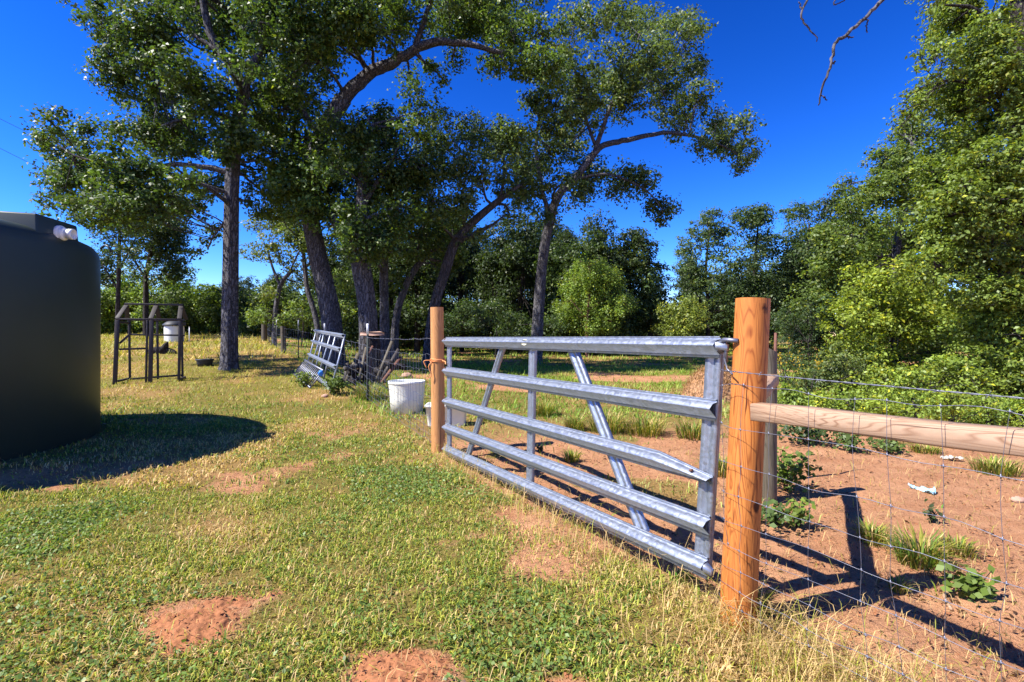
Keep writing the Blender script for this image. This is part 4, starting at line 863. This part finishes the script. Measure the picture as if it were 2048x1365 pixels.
for i in range(15): u_ = i/14; MB().box(gBR.lerp(gBL, u_), gTR.lerp(gTL, u_), .045, .02, (1, .3, 0)).build('slat', 'galvanized_thin', gr)
rag = thing('blue_rag', 'crumpled blue plastic scrap caught on the grate corner', 'scrap', (-4.46, 11.62, .36)); v = rng.normal(size=(60, 3)); v /= np.linalg.norm(v, axis=1)[:, None]
def crumple(name, label, cat, mat, c, sx, sy, sz, seed):
    k = 12; vs = []; r_ = np.random.default_rng(seed)
    for i in range(k+1):
        for j in range(k):
            th = math.pi*i/k; ph = 6.283*j/k; q = 1+.45*(r_.random()-.5)*(0 < i < k); vs.append((c[0]+sx*q*math.sin(th)*math.cos(ph), c[1]+sy*q*math.sin(th)*math.sin(ph), c[2]+sz*q*math.cos(th)))
    o = np_mesh(name, np.array(vs), np.array([(i*k+j, (i+1)*k+j, (i+1)*k+(j+1) % k, i*k+(j+1) % k) for i in range(k) for j in range(k)]), mat, None)
    return tag(o, label, cat)
bpy.data.objects.remove(rag['_o'])
crumple('plastic_scrap', 'crumpled blue plastic scrap caught on the grate corner', 'litter', 'blue_plastic', (-4.46, 11.66, .45), .06, .06, .07, 1)
def sheet(name, label, cat, mat, c, lx, ly, hz, rot, seed):
    r_ = np.random.default_rng(seed); k = 14; a = np.linspace(-1, 1, k); XX, YY = np.meshgrid(a, a); ed = 1+.25*(fbm(XX*2+seed, YY*2, seed, 3)-.5); X2 = XX*lx*ed; Y2 = YY*ly*ed*(1-.5*np.abs(XX)*r_.random())
    ZZ = hz*np.abs(fbm(XX*2.2, YY*2.2+seed, seed, 3)-.45)*4+r_.random((k, k))*hz*.35; cx, cy = math.cos(rot), math.sin(rot); px = c[0]+X2*cx-Y2*sy_(cy); py = c[1]+X2*cy+Y2*cx
    idx = np.arange(k*k).reshape(k, k); f = np.stack([idx[:-1, :-1], idx[:-1, 1:], idx[1:, 1:], idx[1:, :-1]], -1).reshape(-1, 4)
    o = np_mesh(name, np.stack([px, py, gh(px, py)+.004+ZZ], -1).reshape(-1, 3), f, mat); m = o.modifiers.new('thick', 'SOLIDIFY'); m.thickness = .002
    return tag(o, label, cat)
def sy_(v): return v
sheet('plastic_scrap', 'pale blue crumpled wrapper lying on the bare soil', 'litter', 'pale_blue', (3.52, 4.29), .085, .04, .035, -.9, 2)
sheet('paper_scrap', 'white scrap of paper lying near the brace rail shrubs', 'litter', 'white_paper', (4.75, 5.4), .09, .035, .03, -.4, 3)
def rock(label, x, y, r, seed): o = crumple('stone', label, 'stone', 'stone_pink', (x, y, gz(x, y)+r*.25), r, r*.8, r*.6, seed); return o
rock('small pinkish stone on bare soil near the pale wrapper', 4.1, 4.05, .05, 4); rock('brown clod at the foot of the leaning gate', -3.93, 10.5, .07, 5); rock('reddish block behind the mesh near the mossy oak', -3.0, 14.2, .16, 6)
# scrap pile behind the mesh: boards stacked on a stump
sp = thing('scrap_pile', 'heap of old boards and logs stacked behind the mesh', 'lumber pile', (-3.6, 12.9, gz(-3.6, 12.9))); z0 = gz(-3.6, 12.9)
mb = MB(); mb.tube(spline([(-3.62, 12.95, z0-.1), (-3.6, 12.9, z0+.5), (-3.66, 12.95, z0+1.22)], 8), [.34, .30, .27, .25, .24, .25, .23, .2], 12, True, .25, 3); mb.build('stump', 'bark_dark', sp, True)
for i in range(9):
    a = rng.random()*3.14; cx = -3.62+rng.normal()*.25; cy = 12.75+rng.normal()*.2; L = .3+.25*rng.random(); zz = z0+.05+.11*(i//2)
    mb = MB(); mb.tube(spline([(cx-L*math.cos(a), cy-L*math.sin(a), zz), (cx, cy, zz+.05), (cx+L*math.cos(a), cy+L*math.sin(a), zz+.03*rng.normal())], 5), .05+.04*rng.random(), 8, True, .2, i); mb.build('log', 'bark_dark' if i % 3 else 'dead_twig', sp, True)
for i in range(9):
    x = -4.15+.12*i+.05*rng.normal(); mb = MB(); mb.box((x-.15*rng.normal(), 12.3+.1*rng.normal(), z0-.03), (x+.2*rng.normal(), 12.72, z0+.55+.55*rng.random()), .05+.05*rng.random(), .025, (0, 1, 0)); mb.build('board', ('dark_wood', 'grey_wood', 'rust_steel')[i % 3], sp)
mb = MB(); k = 11; an = np.linspace(0, 6.283, k, endpoint=False); rr = .20+.10*rng.random(k); top = [(-3.64+1.25*r_*math.cos(a), 12.92+r_*math.sin(a), z0+1.27+.03*rng.random()) for r_, a in zip(rr, an)]; bot = [(x*1.0, y, z0+1.20-.02*rng.random()) for x, y, z in top]
mb.add(top+bot+[(-3.64, 12.92, z0+1.285), (-3.64, 12.92, z0+1.19)], [(q, (q+1) % k, k+(q+1) % k, k+q) for q in range(k)], [(2*k, q, (q+1) % k) for q in range(k)]+[(2*k+1, k+(q+1) % k, k+q) for q in range(k)]); mb.build('flat_stone', 'stone_pink', sp)
# tubs
def tub(name, label, c, r0, r1, h, mat, group=None, rim=.02):
    t = thing(name, label, 'tub', c); mb = MB(); mb.lathe([(r0, 0), (r0+(r1-r0)*.5, h*.5), (r1, h-.02), (r1+.006, h), (r1-.008, h), (r1-.014, h-.03), (r0-.01, .03)], c, 40, cap0=True, cap1=True); mb.build('body', mat, t, True)
    if rim: mb = MB(); mb.lathe([(r1, h-.05), (r1+rim, h-.045), (r1+rim, h-.005), (r1, h)], c, 40); mb.build('rim', mat, t, True)
tub('plastic_tub', 'tall white plastic tub standing behind the wire mesh', (-1.84, 8.75, gz(-1.84, 8.75)-.02), .27, .315, .57, 'tub_white', rim=.006)
tub('rubber_tub', 'low black rubber tub beside the lawn oak', (-10.2, 16.6, gz(-10.2, 16.6)-.01), .21, .25, .24, 'black_rubber')
tt = thing('plastic_trough', 'white rectangular trough half hidden by the latch post', 'trough', (-.95, 7.55, gz(-.95, 7.55))); zt0 = gz(-.95, 7.55)-.02; mb = MB(); vs = []
def rr_(hx, hy, r, z): return [(-.98+sx*(hx-r)+r*math.cos(a), 7.55+sy*(hy-r)+r*math.sin(a), z) for sx, sy, a0 in ((1, 1, 0), (-1, 1, 1.571), (-1, -1, 3.142), (1, -1, 4.712)) for a in np.linspace(a0, a0+1.571, 6)]
for hx, hy, z in ((.27, .16, zt0), (.30, .19, zt0+.30), (.315, .205, zt0+.305), (.315, .205, zt0+.33), (.29, .18, zt0+.33), (.255, .145, zt0+.03)): vs += rr_(hx, hy, .06, z)
k = 24; vs.append((-.98, 7.55, zt0+.03)); mb.add(vs, [(i*k+j, i*k+(j+1) % k, (i+1)*k+(j+1) % k, (i+1)*k+j) for i in range(5) for j in range(k)], [(6*k, 5*k+j, 5*k+(j+1) % k) for j in range(k)]); mb.build('body', 'tub_white', tt, True)
xx, yy = -20.4, 30.2; zz = gz(xx, yy)
ft = thing('water_barrel', 'white barrel with a dark lid far behind the timber frame', 'barrel', (xx, yy, zz)); mb = MB(); mb.lathe([(.50, -.05), (.52, .4), (.52, .85), (.50, .95)], (xx, yy, zz), 32, cap1=True); mb.build('body', 'tub_white', ft, True)
mb = MB(); mb.lathe([(.60, .94), (.60, 1.0), (.40, 1.18), (.05, 1.28)], (xx, yy, zz), 32, cap0=True, cap1=True); mb.build('lid', 'black_rubber', ft, True)
st = thing('marker_stake', 'thin white stake beside the far barrel', 'stake', (-19.1, 29.6, gz(-19.1, 29.6))); z = gz(-19.1, 29.6); mb = MB(); mb.tube([(-19.1, 29.6, z-.1), (-19.1, 29.6, z+.85)], .025, 8); mb.build('shaft', 'steel_white', st); mb = MB(); mb.tube([(-19.1, 29.6, z+.85), (-19.1, 29.6, z+.90)], .03, 8); mb.build('cap', 'steel_white', st)
sx, sy = -15.1, 21.4; z = gz(sx, sy); sm = thing('rotten_stump', 'dark jagged rotten stump on the lawn behind the timber frame', 'stump', (sx, sy, z)); mb = MB(); mb.tube(spline([(sx-.55, sy, z+.06), (sx-.1, sy, z+.16), (sx+.4, sy+.05, z+.1), (sx+.75, sy, z+.0)], 10), [.08, .13, .17, .19, .2, .2, .18, .15, .12, .06], 9, True, .3, 2); mb.build('log', 'bark_dark', sm, True)
mb = MB(); mb.tube([(sx+.2, sy, z+.1), (sx+.3, sy, z+.36), (sx+.38, sy, z+.52)], [.17, .10, .015], 8, True, .35, 4); mb.tube([(sx-.1, sy, z+.12), (sx-.16, sy, z+.3)], [.09, .02], 7, True, .3, 5); mb.build('splinter', 'bark_dark', sm, True)
sk = thing('steel_stake', 'thin rusty stake standing behind the grey corner post', 'stake', (2.42, 4.6, gz(2.42, 4.6))); mb = MB(); z = gz(2.42, 4.6); mb.tube([(2.42, 4.6, z-.2), (2.42, 4.6, z+1.1), (2.425, 4.6, z+1.37)], [.014, .014, .012], 8); mb.build('shaft', 'rust_steel', sk); mb = MB(); mb.box((2.39, 4.6, z+1.14), (2.45, 4.6, z+1.14), .012, .012); mb.build('lug', 'rust_steel', sk)
# hay heap
hx, hy = 4.36, 10.7; hz = gz(hx, hy); hh_ = thing('hay_heap', 'rounded heap of old tan hay behind the gate', 'hay', (hx, hy, hz)); k = 60; a = np.linspace(-1.1, 1.1, k); XX, YY = np.meshgrid(hx+a*.72, hy+a*.62); r = np.hypot((XX-hx)/.72, (YY-hy)/.62); ZZ = gh(XX, YY)-.03+.66*np.clip(1-r**2.2, -.05, 1)**.8*np.where(r < 1, 1, 0)+(fbm(XX*7, YY*7, 8, 3)-.5)*.10*(r < .95)
ZZ = np.nan_to_num(ZZ, nan=hz-.03); idx = np.arange(k*k).reshape(k, k); f = np.stack([idx[:-1, :-1], idx[:-1, 1:], idx[1:, 1:], idx[1:, :-1]], -1).reshape(-1, 4); np_mesh('heap', np.stack([XX, YY, ZZ], -1).reshape(-1, 3), f[(r[:-1, :-1] < 1.02).ravel()], 'hay', hh_, None, True)
n = 3800; ia = rng.integers(2, k-2, n); ib = rng.integers(2, k-2, n); m = r[ia, ib] < .98; ia = ia[m]; ib = ib[m]; n = len(ia); pp = np.stack([XX[ia, ib], YY[ia, ib], ZZ[ia, ib]], -1)+rng.normal(size=(n, 3))*.012
v, f, c = blades(pp, .06+.16*rng.random(n), .006+.005*rng.random(n), rng.random(n)*6.283, .8+.19*rng.random(n), np.array([.42, .25, .125])*(.5+.8*rng.random((n, 1))), 3); tag(np_mesh('straw', v, f, 'blade', hh_, c), kind='stuff')
# power lines
for i, (ya, yb, lb) in enumerate(((215, 262, 'upper thin power line crossing the sky behind the lawn oak'), (272, 322, 'lower thin power line crossing the sky behind the lawn oak'))):
    a = P(-400, ya-190, 34); b = P(190, yb+38+30, 58); pts = spline([a, (a+b)/2-np.array([0, 0, .3]), b], 24); o = MB().tube(pts, .02, 5).build('power_line', 'cable', None); tag(o, lb, 'cable')

# ================================================================ single plants on the bare soil
def tuft(label, x, y, h, n, spread, col=None, group=None, name='grass_tuft'):
    z = gz(x, y); a = rng.random(n)*6.283; rr = spread*rng.random(n)**.6; pos = np.stack([x+rr*np.cos(a)*.5, y+rr*np.sin(a)*.5, np.full(n, z-.01)], -1); pos[:, 2] = gh(pos[:, 0], pos[:, 1])-.01
    c = (np.where(rng.random((n, 1)) < .2, STRAW, np.where(rng.random((n, 1)) < .5, YEL*.75, GREEN)) if col is None else col)*(.6+.7*rng.random((n, 1)))
    v, f, cc = blades(pos, h*(.5+.6*rng.random(n)), (.004+.004*rng.random(n))*(1+y*.08), a+rng.normal(size=n)*.5, .25+.65*rng.random(n), c, 3)
    t = thing(name, label, 'grass', (x, y, z), group); np_mesh('blade_clump', v, f, 'blade', t, cc)
def weed(label, x, y, h, w_, n, leaf, col, name='weed_plant'):
    z = gz(x, y); t = thing(name, label, 'plant', (x, y, z)); mb = MB(); lp = []
    for k in range(9):
        a = rng.random()*6.283; tip = np.array([x+w_*math.cos(a)*rng.random(), y+w_*math.sin(a)*rng.random()*.8, z+h*(.5+.5*rng.random())]); pth = spline([(x, y, z-.02), ((x+tip[0])/2, (y+tip[1])/2, z+h*.45), tip], 7); mb.tube(pth, np.linspace(.005, .002, 7), 4, False)
        for q in range(n//9): lp.append(pth[rng.integers(2, 7)]+rng.normal(size=3)*np.array([.3*w_, .3*w_, .13*h]))
    mb.build('stem', 'bark_dark', t); lp = np.array(lp); lp[:, 2] = np.maximum(lp[:, 2], z+.015)
    v, f, c = leaf_quads(lp, leaf*(.6+.7*rng.random(len(lp))), rng.normal(size=lp.shape)*.5+np.array([-.3, -.3, .8]), np.array(col)*(.6+.8*rng.random((len(lp), 1))), .7, .1); np_mesh('foliage', v, f, 'leaf', t, c)
def at(px, py): d = H*1000/(py-670); return (px-1024)/1000*d, d
weed('leafy green plant hugging the base of the grey post', *at(1572, 985), .36, .20, 330, .055, (.12, .18, .03))
weed('sprawling low plant between orange post and grey post', *at(1545, 1055), .14, .22, 220, .045, (.08, .13, .03))
weed('bright seedling plant with pale leaves in front of grey post', *at(1597, 1060), .22, .10, 110, .05, (.17, .23, .035))
weed('leafy plant creeping beside the fallen stick', *at(1935, 1200), .15, .14, 130, .05, (.13, .19, .03))
weed('tiny dark sprig alone on the bare soil', *at(1862, 1050), .12, .06, 60, .03, (.06, .09, .03))
weed('rounded green clump under the brace rail shadow', *at(1700, 905), .22, .20, 260, .05, (.09, .14, .028))
weed('spreading green clump under the rail beside the rounded clump', *at(1775, 905), .16, .24, 240, .05, (.10, .15, .03))
weed('dense dark clump behind the rail by the grey post', *at(1615, 890), .30, .34, 420, .06, (.05, .085, .022))
weed('small dark sprig in the soil seen through the gate', *at(1080, 905), .10, .05, 40, .035, (.05, .08, .025))
weed('ragged green plant against the foot of the leaning gate', *at(672, 795), .40, .34, 420, .07, (.10, .15, .03))
weed('bright weed growing through the metal grate', *at(608, 782), .34, .30, 320, .07, (.14, .19, .03))
for lab, px, py, h, n_, s_ in (('dense grass tuft beside the slanting post shadow', 1745, 1085, .17, 190, .13), ('largest grass tuft on the bare soil by the mesh', 1838, 1130, .24, 320, .20), ('thin grass tuft next to the largest tuft', 1915, 1105, .14, 150, .14),
    ('little grass tuft inside the post shadow', 1795, 1185, .12, 60, .06), ('grass tuft in the sandy patch behind the lowest rails', 1143, 925, .17, 170, .13), ('grass tuft beside the dirt path behind the middle rails', 1150, 860, .26, 240, .24), ('tall grass tuft behind the middle upright', 1085, 830, .34, 300, .36),
    ('tall dark grass tuft behind the diagonal brace', 1215, 865, .36, 380, .42), ('broad dark grass tuft beside the tall dark tuft', 1290, 870, .34, 380, .5), ('feathery pale grass tuft at the gate end', 1385, 880, .32, 300, .34), ('yellowish grass clump at the hinge end of the gate', 1440, 950, .24, 280, .30),
    ('grass clump beside the rectangular trough', 985, 838, .30, 260, .40), ('small grass tuft near the hay heap', 1345, 815, .20, 120, .22), ('grass tuft growing behind the white tub', 740, 800, .40, 300, .5), ('green grass fringe on the soil near the right hand shrubs', 1990, 945, .20, 320, .34), ('green fringe grass tuft under the brace rail', 1850, 905, .14, 220, .28), ('dry grass tuft at the foot of the orange post', 1500, 1235, .20, 170, .12), ('pale grass tuft on the lawn under the lowest rail', 1300, 1180, .09, 90, .10), ('leaning grass tuft beside the pale lawn tuft', 1370, 1165, .10, 80, .09)):
    tuft(lab, *at(px, py), h, n_, s_)
sx, sy = at(1900, 1200); o = MB().tube(spline([(sx-.08, sy-.10, gz(sx-.08, sy-.1)+.006), (sx-.03, sy, gz(sx, sy)+.014), (sx+.05, sy+.06, gz(sx+.05, sy+.06)+.010)], 8), [.008, .009, .008, .008, .007, .007, .006, .004], 7, True, .2).build('fallen_stick', 'brace_wood', None, True); tag(o, 'short pale stick lying on the bare soil', 'stick')
# grit and clods on the bare soil
n = 6500; y = 1.9+8*rng.random(n)**1.6; x = y*(rng.random(n)*1.2-.2); m = (bare(x, y) > .6) & (sd(x, y) > -.2); x = x[m]; y = y[m]; n = len(x); cx_ = [q for q in mounds for _ in range(420)]; ga = rng.random(len(cx_))*6.283; gr_ = 1.35*rng.random(len(cx_))**.5
x = np.concatenate([x, [q[0]+q[2]*g*math.cos(a) for q, g, a in zip(cx_, gr_, ga)]]); y = np.concatenate([y, [q[1]+q[3]*g*math.sin(a) for q, g, a in zip(cx_, gr_, ga)]]); lift = np.concatenate([np.zeros(n), [q[4]*max(0, 1-g*g)-.012*(g < 1) for q, g in zip(cx_, gr_)]]); n = len(x)
s = .003+.012*rng.random(n)**4; base = np.array([(1, 0, 0), (-.5, .87, 0), (-.5, -.87, 0), (0, 0, .8)]); jit = base[None]*(.6+.8*rng.random((n, 4, 1)))*s[:, None, None]+np.stack([x, y, gh(x, y)+.001+lift], -1)[:, None]
b = np.arange(n)[:, None]*4; f = np.concatenate([b+np.array([[0, 1, 3]]), b+np.array([[1, 2, 3]]), b+np.array([[2, 0, 3]])]); tag(np_mesh('soil_crumbs', jit.reshape(-1, 3), f, 'rust_soil'), 'small clods and grit scattered on the red soil', 'soil', kind='stuff')

# leaf litter, thicker in the paddock
n = 15000; y = 1.9+11*rng.random(n)**1.5; x = y*(rng.random(n)*2.0-.9); q = sd(x, y); m = rng.random(n) < np.where(q > 0, .25+.75*sstep(.42, .62, fbm(x*1.3, y*1.3, 88, 3)), .10); x = x[m]; y = y[m]; n = len(x)
v, f, c = leaf_quads(np.stack([x, y, gh(x, y)+.010+.008*rng.random(n)], -1), .012+.030*rng.random(n)**2, rng.normal(size=(n, 3))*.3+np.array([0, 0, 1.]), np.where(rng.random((n, 1)) < .6, np.array([.10, .05, .028]), np.array([.32, .20, .10]))*(.6+.8*rng.random((n, 1))), .5, .15)
tag(np_mesh('leaf_litter', v, f, 'leaf', None, c), 'brown fallen leaf scraps strewn over the soil', 'leaf litter', kind='stuff')
